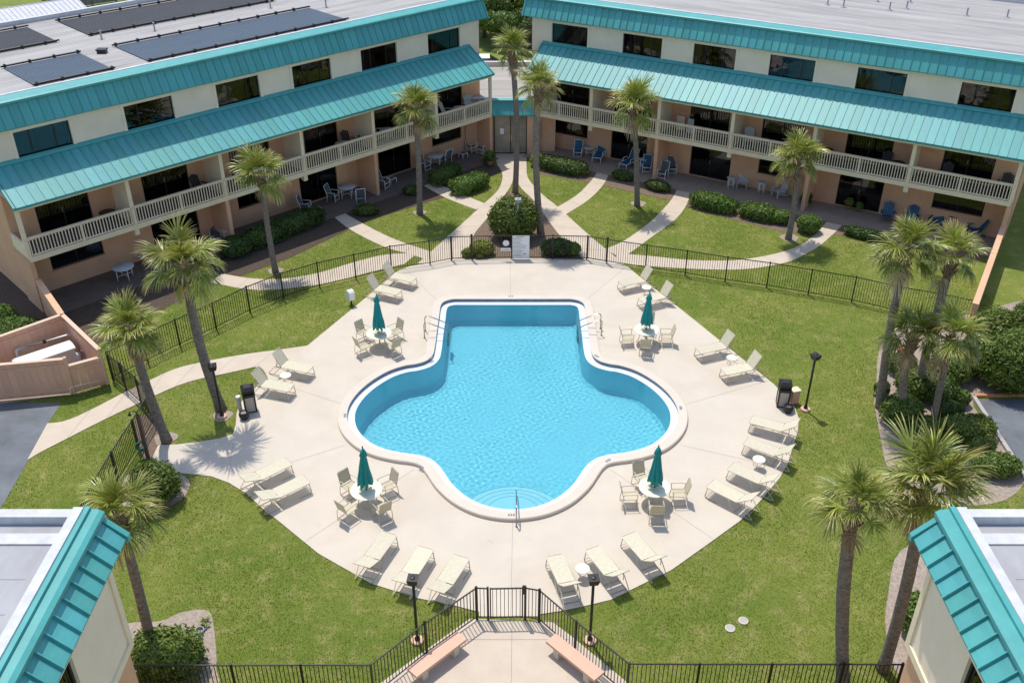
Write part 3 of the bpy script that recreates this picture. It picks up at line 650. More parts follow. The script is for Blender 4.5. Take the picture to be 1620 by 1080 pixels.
# ------------------------------------------------------------------ entrance link between the wings
lk = empty('entrance_link', (-.1, 62.2, 0)); tag(lk, 'low flat-roofed entrance with teal awning between the two wings', 'building')
mbk = MB(); wall_open(mbk, -1.75, 1.65, 0, 3.0, [(-1.15, 1.1, .03, 2.75)], 0, .2); mbk.build('wall', M['peach'], lk)
MB().box(-1.95, 1.95, .2, .35, 0, 3.3).box(-3.0, 3.0, .5, 8.1, 0, 3.5).build('rear_wall', M['peach'], lk)
d1 = window_unit(lk, 0, .03, 2.2, 2.7, (0, .5, 1), [mat('door_glass_pale', (.33, .27, .2), .15, var=.25, scale=2), mat('door_glass_pale_b', (.25, .21, .16), .15, var=.3, scale=2)], .08, 'entrance_door')
MB().box(-.09, -.05, -.05, 0, .95, 1.3).box(.05, .09, -.05, 0, .95, 1.3).build('door_handle', M['steel'], d1)
MB().box(-.70, -.45, .018, .029, 1.35, 1.75).build('notice', M['white'], d1)
aw = MB().extr_x([(.25, 3.62), (-.22, 2.80), (-.22, 2.72), (-.10, 2.72), (.35, 3.55)], -1.72, 1.62).build('awning', M['teal_trim'], lk)
apm = panel_mesh('roof_panel', .416, ((.22, 3.60), (-.24, 2.79)))
for k in range(8): put('roof_panel', apm, aw, (-1.70 + k * .416, 0, 0))
MB().extr_x([(.10, 3.58), (.10, 3.68), (.30, 3.74), (.42, 3.74), (.42, 3.5)], -1.76, 1.66).build('cap_trim', M['teal_trim'], aw)
MB().box(-3.1, 3.1, .45, 8.2, 3.52, 3.62).build('flat_roof', M['membrane'], lk)
MB().box(-2.5, 2.4, .42, .62, 3.62, 3.70).box(-2.6, 2.6, 7.9, 8.15, 3.62, 3.95).build('roof_edge', M['parapet'], lk)

# ------------------------------------------------------------------ the two near buildings at the bottom corners
def near_block(sgn, label):
    root = empty('building_wing', (9.50 if sgn > 0 else -9.15, 16.0, 0)); tag(root, label, 'building', 'near buildings at the bottom corners')
    # local: x towards court is -sgn ; mirror by using s
    s = -sgn                                  # direction of the court
    def bx(mb, x0, x1, *r): a, b = s * x0, s * x1; return mb.box(min(a, b), max(a, b), *r)
    ops = [(-12.6 + 0, -12.5, 0, 0)]
    up = MB(); 
    # wall facing the court lies in the plane x=0 ; openings along y
    def wallY(mb, z0, z1, ops):
        ys = sorted(set([-14, 0] + [o[0] for o in ops] + [o[1] for o in ops]))
        for a, b in zip(ys[:-1], ys[1:]):
            segs = [(z0, z1)]
            for o in ops:
                if o[0] <= a and o[1] >= b: segs = [(z0, o[2]), (o[3], z1)]
            for s0, s1 in segs:
                if s1 > s0: bx(mb, -.22, 0, a, b, s0, s1)
    wallY(up, 5.45, 8.55, [(-5.6, -2.3, 6.2, 7.75)])
    bx(up, -14, -1.0, -14, 0, 5.45, 9.05); bx(up, -1.0, -.22, -2.0, 0, 5.45, 9.05); bx(up, -1.0, -.22, -14, -6.2, 5.45, 9.05); bx(up, -1.0, -.22, -6.2, -2.0, 8.3, 9.05); bx(up, -1.0, -.22, -6.2, -2.0, 5.45, 5.9)
    up.build('upper_wall', M['cream'], root)
    tr = MB(); bx(tr, 0, .05, -14, .05, 5.40, 5.62); bx(tr, -14, 0, 0, .05, 5.40, 5.62); bx(tr, 0, .05, -.14, .05, 5.62, 8.5); tr.build('corner_trim', M['beige'], root)
    lo = MB(); bx(lo, -14, -.06, -14, -.06, 0, 5.45); lo.build('lower_wall', M['peach'], root)
    f = MB(); bx(f, -.16, -.08, -5.6, -2.3, 6.2, 6.27); bx(f, -.16, -.08, -5.6, -2.3, 7.68, 7.75); bx(f, -.16, -.08, -5.6, -5.53, 6.27, 7.68); bx(f, -.16, -.08, -2.37, -2.3, 6.27, 7.68); bx(f, -.15, -.09, -4.0, -3.94, 6.27, 7.68)
    fo = f.build('window', M['dark_frame'], root)
    for a, b in ((-5.53, -4.0), (-3.94, -2.37)): p = MB(); bx(p, -.13, -.115, a, b, 6.27, 7.68); p.build('pane', M['glass'], fo)
    # mansard on the court side: local panels along y
    def prof(mb, pts, y0, y1):
        n = len(pts); mb.add([(s * p[0], y0, p[1]) for p in pts] + [(s * p[0], y1, p[1]) for p in pts], [tuple(range(n)), tuple(reversed(range(n, 2 * n)))] + [(i, n + i, n + (i + 1) % n, (i + 1) % n) for i in range(n)])
    mr = MB(); prof(mr, [(-.12, 9.20), (.42, 8.62), (.42, 8.52), (.30, 8.52), (.30, 8.58), (-.3, 9.15)], -14, .30)
    mo = mr.build('mansard_roof', M['teal_trim'], root)
    pmb = MB(); pw = .455
    def slab(y0, y1, h0, h1):
        A = Vector((-.12, 0, 9.20)); Bq = Vector((.44, 0, 8.60)); d = Bq - A; nv = Vector((-d.z, 0, d.x)).normalized()
        P = [A + nv * h0, Bq + nv * h0, Bq + nv * h1, A + nv * h1]
        pmb.add([(s * p.x, y0, p.z) for p in P] + [(s * p.x, y1, p.z) for p in P], [(0, 1, 2, 3), (7, 6, 5, 4), (0, 4, 5, 1), (1, 5, 6, 2), (2, 6, 7, 3), (3, 7, 4, 0)])
    slab(.012, pw - .012, 0, .018); slab(-.014, .014, 0, .095)
    pm = pmb.mesh('roof_panel', M['teal'])
    for k in range(31): put("roof_panel", pm, mo, (0, .28 - (k + 1) * pw, 0))
    e = MB(); prof(e, [(-.10, 9.26), (.50, 8.66), (.50, 8.50), (-.3, 8.50), (-.3, 9.20)], .28, .42); e.build('rake_trim', M['teal_trim'], mo)
    c = MB(); prof(c, [(.06, 9.18), (.06, 9.28), (-.04, 9.34), (-.22, 9.36), (-.22, 9.15)], -14, .43); prof(c, [(-.22, 9.32), (-.22, 9.44), (-.34, 9.44), (-.34, 9.30)], -14, .43); c.build('cap_trim', M['teal_trim'], mo)
    rf = MB(); bx(rf, -14, -.34, -14, .35, 9.00, 9.20); ro = rf.build('flat_roof', M['grey_roof'], root)
    pr = MB(); bx(pr, -.56, -.34, -14, .36, 9.20, 9.48); bx(pr, -14, -.56, .10, .36, 9.20, 9.42); bx(pr, -14, -.70, -.55, -.22, 9.20, 9.24); bx(pr, -.70, -.62, -14, -.22, 9.20, 9.26)
    pr.build('parapet', M['parapet'], ro)
    for k in range(1, 9): m_ = MB(); bx(m_, -12, -.9, -.6 - k * .95, -.58 - k * .95, 9.20, 9.21); m_.build('roof_seam', M['parapet'] if False else M['grey_metal'], ro)
    return root
near_block(-1, 'near building at the bottom left corner with teal mansard edge')
near_block(1, 'near building at the bottom right corner with teal mansard edge')

# ------------------------------------------------------------------ fences
FH = 1.42
picket_me = MB().box(-.010, .010, -.010, .010, .10, FH - .04).mesh('picket', M['fence'])
post_me = MB().box(-.032, .032, -.032, .032, 0, FH + .03).mesh('post', M['fence'])
def fence(pts, label, name='pool_fence', cat='fence', group='black metal pool fence runs', sp=.125, gate_ix=()):
    o = empty(name, (*pts[0], 0)); tag(o, label, cat, group)
    P = [Vector((p[0] - pts[0][0], p[1] - pts[0][1], 0)) for p in pts]
    for i, p in enumerate(P):
        d = P[min(i + 1, len(P) - 1)] - P[max(i - 1, 0)]
        put('post', post_me, o, p, (0, 0, math.atan2(d.y, d.x)))
    tr, br = MB(), MB()
    for a, b in zip(P[:-1], P[1:]):
        d = b - a; L_ = d.length; rz = math.atan2(d.y, d.x); k = max(1, round(L_ / sp)); m_ = (a + b) / 2
        tr.obox(m_ + Vector((0, 0, FH - .03)), L_ - .05, .036, .036, rz); br.obox(m_ + Vector((0, 0, .12)), L_ - .05, .030, .030, rz)
        for j in range(1, k): put('picket', picket_me, o, a + d * (j / k), (0, 0, rz))
    tr.build('top_rail', M['fence'], o); br.build('bottom_rail', M['fence'], o)
    return o
backL = [(-17.48, 35.37), (-16.4, 36.75), (-15.34, 38.09), (-14.05, 39.6), (-12.81, 41.19), (-11.44, 42.55), (-9.83, 43.71), (-8.1, 44.62), (-6.35, 45.56), (-4.36, 46.19), (-3.25, 46.68)]
fence(backL, 'curved black fence along the left lawn behind the upper left loungers')
fence([(-2.14, 46.76), (-.01, 46.84), (2.18, 46.84), (4.01, 46.76)], 'straight black fence behind the white rules board')
fence([(5.06, 46.38), (7.05, 45.71), (9.05, 45.05), (11.0, 44.33), (13.01, 43.71), (14.94, 42.96), (16.9, 42.19), (18.74, 41.19), (20.44, 40.51), (21.75, 39.84)], 'curved black fence along the right lawn below the right wing')
fence([(-17.47, 35.30), (-16.6, 34.47), (-15.62, 33.45)], 'short black fence from the peach enclosure to the footpath')
fence([(-14.69, 32.24), (-14.76, 30.45), (-14.88, 28.47), (-14.93, 26.9), (-14.9, 24.9), (-14.2, 23.0)], 'black fence on the left lawn running behind the outdoor shower')
fence([(-11.0, 18.75), (-8.05, 18.75), (-6.06, 18.76), (-4.05, 18.76), (-2.61, 20.31), (-1.12, 21.72)], 'black fence at the bottom left beside the left stone bench')
fence([(.86, 21.62), (1.93, 20.37), (3.36, 18.8), (5.38, 18.79), (7.46, 18.79), (9.52, 18.79), (11.2, 18.78)], 'black fence at the bottom right beside the right stone bench')
def gate(a, b, label, arch=False):
    a = Vector((*a, 0)); b = Vector((*b, 0)); d = b - a; L_ = d.length
    o = empty('fence_gate', a, math.atan2(d.y, d.x)); tag(o, label, 'gate', 'black metal pool gates')
    f = MB(); f.box(0.03, .07, -.02, .02, .08, FH); f.box(L_ - .07, L_ - .03, -.02, .02, .08, FH); f.box(.07, L_ - .07, -.018, .018, FH - .05, FH - .01); f.box(.07, L_ - .07, -.018, .018, .10, .14); f.build('gate_frame', M['fence'], o)
    k = round(L_ / .125)
    for j in range(1, k): put('picket', picket_me, o, (L_ * j / k, 0, 0))
    MB().box(L_ - .06, L_ + .05, -.06, -.022, FH - .25, FH + .12).build('latch', M['black'], o)
gate((-.73, 21.69), (.38, 21.72), 'black front gate between the two stone benches')
for x in (-.76, .42): 
    pass
fence([(-1.12, 21.72), (-.76, 21.70)], 'narrow fixed fence piece left of the front gate', sp=.12)
fence([(.42, 21.72), (.86, 21.62)], 'narrow fixed fence piece right of the front gate', sp=.12)
gate((-3.25, 46.68), (-2.14, 46.76), 'back left gate on the path beside the round bush')
gate((4.01, 46.76), (5.06, 46.38), 'back right gate on the path beside the tall palm')
gate((-15.62, 33.45), (-14.69, 32.24), 'side gate across the left footpath')

# ------------------------------------------------------------------ loungers
def straps(mb, a, b, wd, n, gap=.007, sag=.0):
    """n cross straps between 3D points a->b (centre line), width along x"""
    a = Vector(a); b = Vector(b); d = (b - a) / n; L_ = d.length; u = d.normalized(); nv = Vector((0, -u.z, u.y))
    for i in range(n):
        p = a + d * i + u * (gap / 2); q = a + d * (i + 1) - u * (gap / 2); t = nv * .006
        for (x0, x1) in ((-wd / 2, wd / 2),):
            V8 = [(x0, *(p - t).yz), (x1, *(p - t).yz), (x1, *(q - t).yz), (x0, *(q - t).yz), (x0, *(p + t).yz), (x1, *(p + t).yz), (x1, *(q + t).yz), (x0, *(q + t).yz)]
            mb.add(V8, [(0, 3, 2, 1), (4, 5, 6, 7), (0, 1, 5, 4), (1, 2, 6, 5), (2, 3, 7, 6), (3, 0, 4, 7)])
def lounger_meshes(ang):
    W = .60; hz = .47; hy = 1.30; bl = .72; c, s = math.cos(R(ang)), math.sin(R(ang))
    tip = (hy + bl * c, hz + bl * s)
    fr = MB(); r = .017
    fr.tube([(-W / 2, hy, hz), (-W / 2, .05, hz), (-W / 2 + .05, 0, hz), (W / 2 - .05, 0, hz), (W / 2, .05, hz), (W / 2, hy, hz)], r)
    # foot legs: U that runs down and back along the floor
    lg = MB()
    for sx in (-1, 1): lg.tube([(sx * W / 2, .10, hz), (sx * W / 2, .02, .06), (sx * W / 2, .08, .017), (sx * W / 2, .55, .017)], r)
    lg.tube([(-W / 2, .04, .10), (W / 2, .04, .10)], r * .8)
    rl = MB()
    for sx in (-1, 1): rl.tube([(sx * W / 2, hy - .35, hz), (sx * W / 2, hy - .10, .05), (sx * W / 2, hy + .02, .017), (sx * W / 2, hy + .62, .017), (sx * W / 2, hy + .68, .05), (sx * W / 2, hy + .30, hz), (sx * W / 2, hy, hz)], r)
    rl.tube([(-W / 2, hy + .45, .017), (W / 2, hy + .45, .017)], r * .8); rl.tube([(-W / 2, hy - .02, .03), (W / 2, hy - .02, .03)], r * .8)
    bk = MB()
    bk.tube([(-W / 2, hy, hz), (-W / 2, tip[0], tip[1]), (W / 2, tip[0], tip[1]), (W / 2, hy, hz)], r)
    pr = MB()
    for sx in (-1, 1): pr.tube([(sx * (W / 2 - .03), hy + bl * c * .55, hz + bl * s * .55), (sx * (W / 2 - .03), hy + .30, .30)], r * .8)
    st = MB(); straps(st, (0, .03, hz + .006), (0, hy - .02, hz + .006), W - .02, 21)
    sb = MB(); straps(sb, (0, hy + .03 * c, hz + .006 + .03 * s), (0, tip[0] - .02 * c, tip[1] - .02 * s), W - .02, 12)
    return [('frame', fr.mesh('frame', M['tube'], True)), ('leg', lg.mesh('leg', M['tube'], True)), ('leg', rl.mesh('leg', M['tube'], True)), ('backrest_frame', bk.mesh('backrest_frame', M['tube'], True)),
            ('prop', pr.mesh('prop', M['tube'], True)), ('seat_straps', st.mesh('seat_straps', M['strap'])), ('backrest_straps', sb.mesh('backrest_straps', M['strap']))]
LM = {a: lounger_meshes(a) for a in (60, 40, 22)}
LOUNGERS = [
 (-4.97, 43.77, 156.2, 60, 'upper left lounger nearest the back fence, backrest over the grass'), (-5.6, 42.44, 156.7, 60, 'upper left lounger directly behind the closed umbrella'),
 (5.47, 43.36, 22.8, 60, 'upper right lounger nearest the back fence'), (6.3, 41.63, 25.3, 60, 'upper right lounger partly hidden by the closed umbrella'),
 (-8.81, 35.54, 160.5, 60, 'left lounger whose backrest stands over the curved footpath'), (-9.37, 34.1, 162.7, 60, 'left lounger next to the litter bin under the palm'),
 (8.38, 37.05, 21.3, 60, 'right lounger above the small round table, backrest over the lawn edge'), (9.21, 35.36, 19.0, 60, 'right lounger nearest above the right litter bin'),
 (9.7, 31.91, -26.8, 40, 'topmost of the four lower right loungers, just below the litter bin'), (9.19, 30.48, -34.8, 40, 'second from top of the four lower right loungers, above the side table'),
 (8.31, 28.93, -39.6, 40, 'third from top of the four lower right loungers, below the side table'), (7.35, 27.92, -41.9, 40, 'lowest of the four lower right loungers'),
 (1.43, 24.18, -73.9, 40, 'bottom lounger just right of the front gate'), (2.74, 24.54, -63.8, 40, 'middle of the three bottom loungers right of the gate'), (4.05, 25.21, -63.3, 40, 'rightmost of the three bottom loungers right of the gate'),
 (-4.26, 25.26, -111.4, 22, 'leftmost of the three bottom loungers left of the gate'), (-2.94, 24.54, -110.5, 22, 'middle of the three bottom loungers left of the gate'), (-1.7, 24.13, -112.7, 22, 'bottom lounger just left of the front gate'),
 (-8.54, 29.22, -137.6, 22, 'upper of the two lower left loungers beside the lawn'), (-7.66, 28.17, -139.8, 22, 'lower of the two lower left loungers beside the lawn')]
for x, y, a, t, lab in LOUNGERS:
    o = empty('sun_lounger', (x * .9965, y * .9965, 0), R(a - 90)); tag(o, lab, 'sun lounger', 'cream strap loungers round the pool')
    for nm, me in LM[t]: put(nm, me, o)
# side tables
stm = [('table_top', MB().cyl((0, 0), .24, .43, .455, 24).mesh('table_top', M['tabletop'])), ('leg', None)]
lg = MB()
for k in range(3):
    t = 2 * PI * k / 3; c, s = math.cos(t), math.sin(t)
    lg.tube([(c * .05, s * .05, .43), (c * .08, s * .08, .28), (c * .20, s * .20, .20), (c * .27, s * .27, .09), (c * .22, s * .22, .012)], .011, 5)
lg.tube([(.13 * math.cos(t), .13 * math.sin(t), .22) for t in np.linspace(0, 2 * PI, 14)[:-1]], .009, 5, True)
stl = lg.mesh('leg', M['tube'], True)
for p, lab in (((1023, 454.4), 'small round side table between the two upper right loungers'), ((451.7, 593.3), 'small round side table between the two left loungers'), ((1158, 565.4), 'small round side table between the two right loungers above the bin'),
               ((1200.8, 726), 'small round side table among the four lower right loungers'), ((921.6, 898.7), 'small round side table between the bottom right loungers')):
    x, y = G(*p, .45); o = empty('side_table', (x, y, 0)); tag(o, lab, 'side table', 'small round poolside tables')
    put('table_top', stm[0][1], o); put('leg_frame', stl, o)

# ------------------------------------------------------------------ umbrella tables with chairs
def chair_meshes():
    W = .52; fr = MB(); r = .014
    for sx in (-1, 1):
        x = sx * W / 2
        fr.tube([(x, -.26, .66), (x, -.24, .40), (x, -.30, .03), (x, -.20, .014), (x, .20, .014), (x, .30, .05), (x, .26, .42)], r)      # side loop
    fr.tube([(-W / 2, -.26, .03), (W / 2, -.26, .03)], r * .8); fr.tube([(-W / 2, .24, .03), (W / 2, .24, .03)], r * .8)
    ar = [MB().tube([(sx * W / 2, -.28, .64), (sx * W / 2, -.20, .67), (sx * W / 2, .20, .66), (sx * W / 2, .27, .60)], r * 1.15).mesh('armrest', M['tube'], True) for sx in (-1, 1)]
    bf = MB().tube([(-W / 2 + .02, .22, .40), (-W / 2 + .02, .36, .92), (-W / 2 + .05, .375, .96), (W / 2 - .05, .375, .96), (W / 2 - .02, .36, .92), (W / 2 - .02, .22, .40)], r)
    sf = MB().tube([(-W / 2 + .02, .22, .40), (-W / 2 + .02, -.25, .42), (W / 2 - .02, -.25, .42), (W / 2 - .02, .22, .40)], r)
    s1 = MB(); straps(s1, (0, -.24, .43), (0, .21, .41), W - .05, 8)
    s2 = MB(); straps(s2, (0, .235, .45), (0, .365, .94), W - .06, 9)
    return [('frame', fr.mesh('frame', M['tube'], True)), ('armrest', ar[0]), ('armrest', ar[1]), ('back_frame', bf.mesh('back_frame', M['tube'], True)), ('seat_frame', sf.mesh('seat_frame', M['tube'], True)),
            ('seat_straps', s1.mesh('seat_straps', M['strap_tan'])), ('back_straps', s2.mesh('back_straps', M['strap_tan']))]
CM = chair_meshes()
tt = MB().lathe([(0, .700), (.54, .700), (.575, .706), (.585, .72), (.575, .735), (.54, .732), (.03, .728), (.03, .70)], 40).mesh('table_top', M['tabletop'], True)
tl = MB()
def tleg(k):
    t = 2 * PI * k / 4 + .4; c, s = math.cos(t), math.sin(t)
    return MB().tube([(c * .42, s * .42, .70), (c * .30, s * .30, .40), (c * .36, s * .36, .10), (c * .44, s * .44, .014)], .018, 6).mesh('leg', M['tube'], True)
TL = [tleg(k) for k in range(4)]
def umbrella_canopy(seed):
    rr = random.Random(seed); n = 48; prof = [(.03, 2.46), (.09, 2.36), (.15, 2.18), (.10, 2.16), (.135, 2.0), (.175, 1.75), (.215, 1.5), (.27, 1.26), (.31, 1.02)]
    mb = MB(); ph = [rr.uniform(-.4, .4) for _ in range(8)]; hem = [rr.uniform(-.10, .05) for _ in range(8)]
    for i, (r, z) in enumerate(prof):
        for k in range(n):
            t = 2 * PI * k / n; g = 8 * t / (2 * PI); j = int(g) % 8; pl_ = abs(math.sin(PI * g + ph[j] * .3))
            f = 1 - .42 * (i / 8) * (1 - pl_) * 1.0 if i > 3 else 1 - .12 * (1 - pl_)
            zz = z + (hem[j] * (pl_ ** .7) - .06 * pl_ if i == len(prof) - 1 else 0)
            rad = r * f * (1 + .05 * math.sin(3 * t + seed))
            mb.v.append((rad * math.cos(t) + .02 * math.sin(z * 2 + seed), rad * math.sin(t), zz))
    for i in range(len(prof) - 1):
        for k in range(n): mb.f.append((i * n + k, i * n + (k + 1) % n, (i + 1) * n + (k + 1) % n, (i + 1) * n + k))
    b = (len(prof) - 1) * n; mb.f.append(tuple(b + k for k in range(n))); mb.f.append(tuple(reversed(range(n))))
    return mb.mesh('canopy', M['canvas'], True)
SETS = [((579.6, 774.5), 2.71, (140, 42, 228, 312), 'lower left', (573.5, 705.8)), ((1035.7, 770), 2.63, (112, 2, 188, 268), 'lower right', (1042.6, 704.5)),
        ((599.4, 526.7), 2.8, (146, 44, 222, 318), 'upper left', (591, 464)), ((1023.3, 521), 2.72, (78, -6, 190, 262), 'upper right', (1029.8, 461))]
NAMES = {0: 'right', 1: 'far', 2: 'left', 3: 'near'}
for si, (p, h, angs, where, top) in enumerate(SETS):
    x, y = G(*p, .72)
    t = empty('umbrella_table', (x, y, 0), .3 * si); tag(t, f'round cream table under the {where} closed umbrella', 'table', 'round umbrella tables')
    put('table_top', tt, t); [put('leg', TL[k], t) for k in range(4)]
    tx, ty = G(*top, h); lx = math.asin(max(-.06, min(.06, (tx - x) / h)))
    u = empty('patio_umbrella', (x, y, 0)); u.rotation_euler = (0, lx * .6, si * 1.3); tag(u, f'closed dark green umbrella standing in the {where} table', 'umbrella', 'closed green umbrellas')
    MB().tube([(0, 0, .0), (0, 0, 2.5)], .019, 8).build('pole', M['black'], u, smooth=True)
    put('canopy', umbrella_canopy(si + 2), u, scale=(1, 1, h / 2.55))
    MB().lathe([(0, h + .02), (.02, h), (.025, h - .04), (.015, h - .13)], 8).build('finial', M['black'], u)
    MB().lathe([(.22, 0), (.22, .05), (.05, .09), (.03, .30), (0, .30)], 16).build('base', M['tube'], u, smooth=True)
    order = {0: ['far left', 'far right', 'near left', 'near right'], 1: ['far', 'right', 'left', 'near'], 2: ['far left', 'far right', 'near left', 'near right'], 3: ['far', 'right', 'left', 'near']}[si]
    for a, od in zip(angs, order):
        rr = .92; ar = R(a)
        c = empty('dining_chair', (x + rr * math.cos(ar), y + rr * math.sin(ar), 0), ar - PI / 2 + random.uniform(-.12, .12)); tag(c, f'tan strap armchair on the {od} side of the {where} umbrella table', 'chair', 'tan chairs round the umbrella tables')
        for nm, me in CM: put(nm, me, c)

# ------------------------------------------------------------------ pool rails
def pool_rail(x, y, sgn, label):
    o = empty('pool_ladder', (x, y, 0)); tag(o, label, 'handrail', 'steel pool rails')
    for dy in (-.30, .30):
        MB().tube([(sgn * .62, dy, 0), (sgn * .62, dy, .72), (sgn * .56, dy, .82), (sgn * .46, dy, .84), (-sgn * .25, dy, .52), (-sgn * .42, dy, .40), (-sgn * .46, dy, .28), (-sgn * .46, dy, -.9)], .024, 8).build('rail', M['steel'], o, smooth=True)
        MB().cyl((sgn * .62, dy), .05, 0, .02, 12).build('flange', M['steel'], o)
    for z in (-.3, -.55, -.8): MB().obox((-sgn * .46, 0, z), .09, .6, .02).build('tread', M['steel'], o)
xl, yl = G(694, 530, .15); pool_rail(xl - .05, yl + .3, -1, 'steel pool ladder on the left side of the square end')
xr, yr = G(930, 526, .15); pool_rail(xr + .02, yr + .3, 1, 'steel pool ladder on the right side of the square end')
hr = empty('step_handrail', (.16, 26.3, 0)); tag(hr, 'single steel handrail over the curved steps at the near pool end', 'handrail')
MB().tube([(0, -.30, 0), (-.01, -.30, .68), (-.01, -.22, .80), (0, .0, .80), (0, .5, .62), (0, 1.6, .05), (0, 1.75, -.15), (0, 1.75, -1.2)], .024, 8).build('rail', M['steel'], hr, smooth=True)
MB().tube([(0, -.02, .02), (0, -.02, .78)], .02, 8).build('upright', M['steel'], hr)
MB().cyl((0, -.30), .05, 0, .02, 12).build('flange', M['steel'], hr)

# ------------------------------------------------------------------ lamps, bins, benches, signs
def lamp(x, y, h, label, m=M['black'], rz=0.0):
    o = empty('lamp_post', (x, y, 0), rz); tag(o, label, 'lamp', 'square-headed garden lamps')
    MB().lathe([(.20, -.05), (.20, .05), (.17, .07), (0, .07)], 16).build('footing', M['bench'], o)
    MB().tube([(0, 0, .07), (0, 0, h - .12)], .045, 10).build('pole', m, o, smooth=True); MB().lathe([(.09, .07), (.09, .12), (.05, .20)], 10).build('base_collar', m, o)
    hd = MB(); s, t = .165, .12
    hd.add([(-t, -t, h - .22), (t, -t, h - .22), (t, t, h - .22), (-t, t, h - .22), (-s, -s, h - .05), (s, -s, h - .05), (s, s, h - .05), (-s, s, h - .05), (-s, -s, h), (s, -s, h), (s, s, h), (-s, s, h)],
           [(0, 3, 2, 1), (0, 1, 5, 4), (1, 2, 6, 5), (2, 3, 7, 6), (3, 0, 4, 7), (4, 5, 9, 8), (5, 6, 10, 9), (6, 7, 11, 10), (7, 4, 8, 11), (8, 9, 10, 11)])
    hd.build('lamp_head', m, o); MB().lathe([(.07, h), (.07, h + .03), (0, h + .05)], 10).build('photocell', m, o)
lamp(12.28, 33.1, 2.72, 'black lamp post on the right lawn near the litter bin', rz=.5)
lamp(2.43, 20.85, 2.73, 'black lamp post behind the right stone bench', rz=.1); lamp(-2.95, 20.85, 2.73, 'black lamp post behind the left stone bench', rz=-.1)
lamp(-12.01, 32.6, 2.55, 'black lamp post beside the leaning palm trunk on the left', rz=.3)
lamp(.33, 48.9, 2.6, 'grey lamp post in front of the big round bush', M['grey_metal'])
def bin_(p, label, rz):
    x, y = G(*p); o = empty('litter_bin', (x, y, 0), rz); tag(o, label, 'litter bin', 'square poolside litter bins')
    s = .24
    b = MB()
    for a, c in ((-1, -1), (1, -1), (1, 1), (-1, 1)): b.obox((a * (s - .025), c * (s - .025), .42), .06, .06, .84)
    b.box(-s, s, -s, s, 0, .05); b.box(-s, s, -s, s, .76, .84); b.build('frame', M['black'], o)
    for k in range(4):
        a = k * PI / 2; MB().obox((0, -s + .035, .40), 2 * s - .11, .03, .71).build('panel', M['bin_panel'], o, rot=(0, 0, a))
    h = MB(); h.add([(-s - .02, -s - .02, .84), (s + .02, -s - .02, .84), (s + .02, s + .02, .84), (-s - .02, s + .02, .84), (-s - .02, -s - .02, .90), (s + .02, -s - .02, .90), (s + .02, s + .02, .90), (-s - .02, s + .02, .90)], [(0, 3, 2, 1), (4, 5, 6, 7), (0, 1, 5, 4), (1, 2, 6, 5), (2, 3, 7, 6), (3, 0, 4, 7)])
    for a, c in ((-1, -1), (1, -1), (1, 1), (-1, 1)): h.obox((a * (s - .02), c * (s - .02), 1.0), .05, .05, .2)
    h.add([(-s - .03, -s - .03, 1.10), (s + .03, -s - .03, 1.10), (s + .03, s + .03, 1.10), (-s - .03, s + .03, 1.10), (-s * .6, -s * .6, 1.22), (s * .6, -s * .6, 1.22), (s * .6, s * .6, 1.22), (-s * .6, s * .6, 1.22)], [(0, 3, 2, 1), (4, 5, 6, 7), (0, 1, 5, 4), (1, 2, 6, 5), (2, 3, 7, 6), (3, 0, 4, 7)])
    h.build('hood', M['black'], o); MB().box(-s + .04, s - .04, -s + .04, s - .04, .90, 1.10).build('inner_liner', M['black'], o)
    return x, y
bx1, by1 = bin_((397, 648), 'litter bin with pale panels beside the left loungers', .35)
bx2, by2 = bin_((1237, 640), 'litter bin with pale panels at the right deck edge', -.15)
def pot(x, y, label, m=M['black']):
    o = empty('ash_pot', (x, y, 0)); tag(o, label, 'pot', 'round ash pots'); MB().lathe([(0, 0), (.13, 0), (.20, .12), (.21, .26), (.17, .34), (.14, .34), (.12, .28), (0, .28)], 18).build('bowl', m, o, smooth=True)
    MB().cyl((0, 0), .125, .28, .29, 14).build('sand', M['gravel'], o)
pot(bx1 - .12, by1 - .62, 'dark round ash pot in front of the left litter bin'); pot(bx2 + .12, by2 - .52, 'dark round ash pot in front of the right litter bin', M['black'])
o = empty('utility_box', (bx2 + .52, by2 + .2, 0), .3); tag(o, 'tan utility box behind the right litter bin', 'box'); MB().box(-.17, .17, -.15, .15, 0, .62).build('cabinet', M['bench'], o); MB().box(-.19, .19, -.17, .17, .62, .66).build('lid', M['beige'], o)
o = empty('paper_dispenser', (bx1 - .48, by1 + .1, 0), .3); tag(o, 'small white canister standing left of the left litter bin', 'canister'); MB().lathe([(0, 0), (.09, 0), (.09, .55), (0, .55)], 14).build('body', M['grey_white'], o); MB().lathe([(.10, .55), (.10, .62), (.0, .66)], 14).build('cap', M['white'], o)
def bench(c, rz, label):
    o = empty('stone_bench', (*c, 0), rz); tag(o, label, 'bench', 'peach stone benches')
    MB().box(-1.0, 1.0, -.22, .22, .40, .50).build('seat_slab', M['bench'], o)
    for x in (-.62, .62): MB().box(x - .10, x + .10, -.17, .17, 0, .40).build('leg', M['coping'], o)
bench((-2.25, 19.93), R(45), 'peach stone bench left of the entrance plaza'); bench((1.88, 19.83), R(-46.5), 'peach stone bench right of the entrance plaza')
o = empty('rules_board', (.46, 46.93, 0)); tag(o, 'white pool rules board on the back fence', 'sign')
MB().box(-.47, .47, -.115, -.09, .05, 1.40).build('board', M['white'], o)
b = MB(); rr = random.Random(4)
for k in range(15):
    z = 1.28 - k * .078; b.box(-.40, -.40 + rr.uniform(.35, .78), -.1175, -.1152, z, z + .018)
b.box(-.22, .22, -.1175, -.1152, 1.33, 1.36); b.box(.1, .3, -.1175, -.1152, .30, .34); b.build('text_rows', M['chrome_text'], o)
for x in (-.42, .42): MB().box(x - .02, x + .02, -.09, -.04, .1, 1.38).build('bracket', M['black'], o)
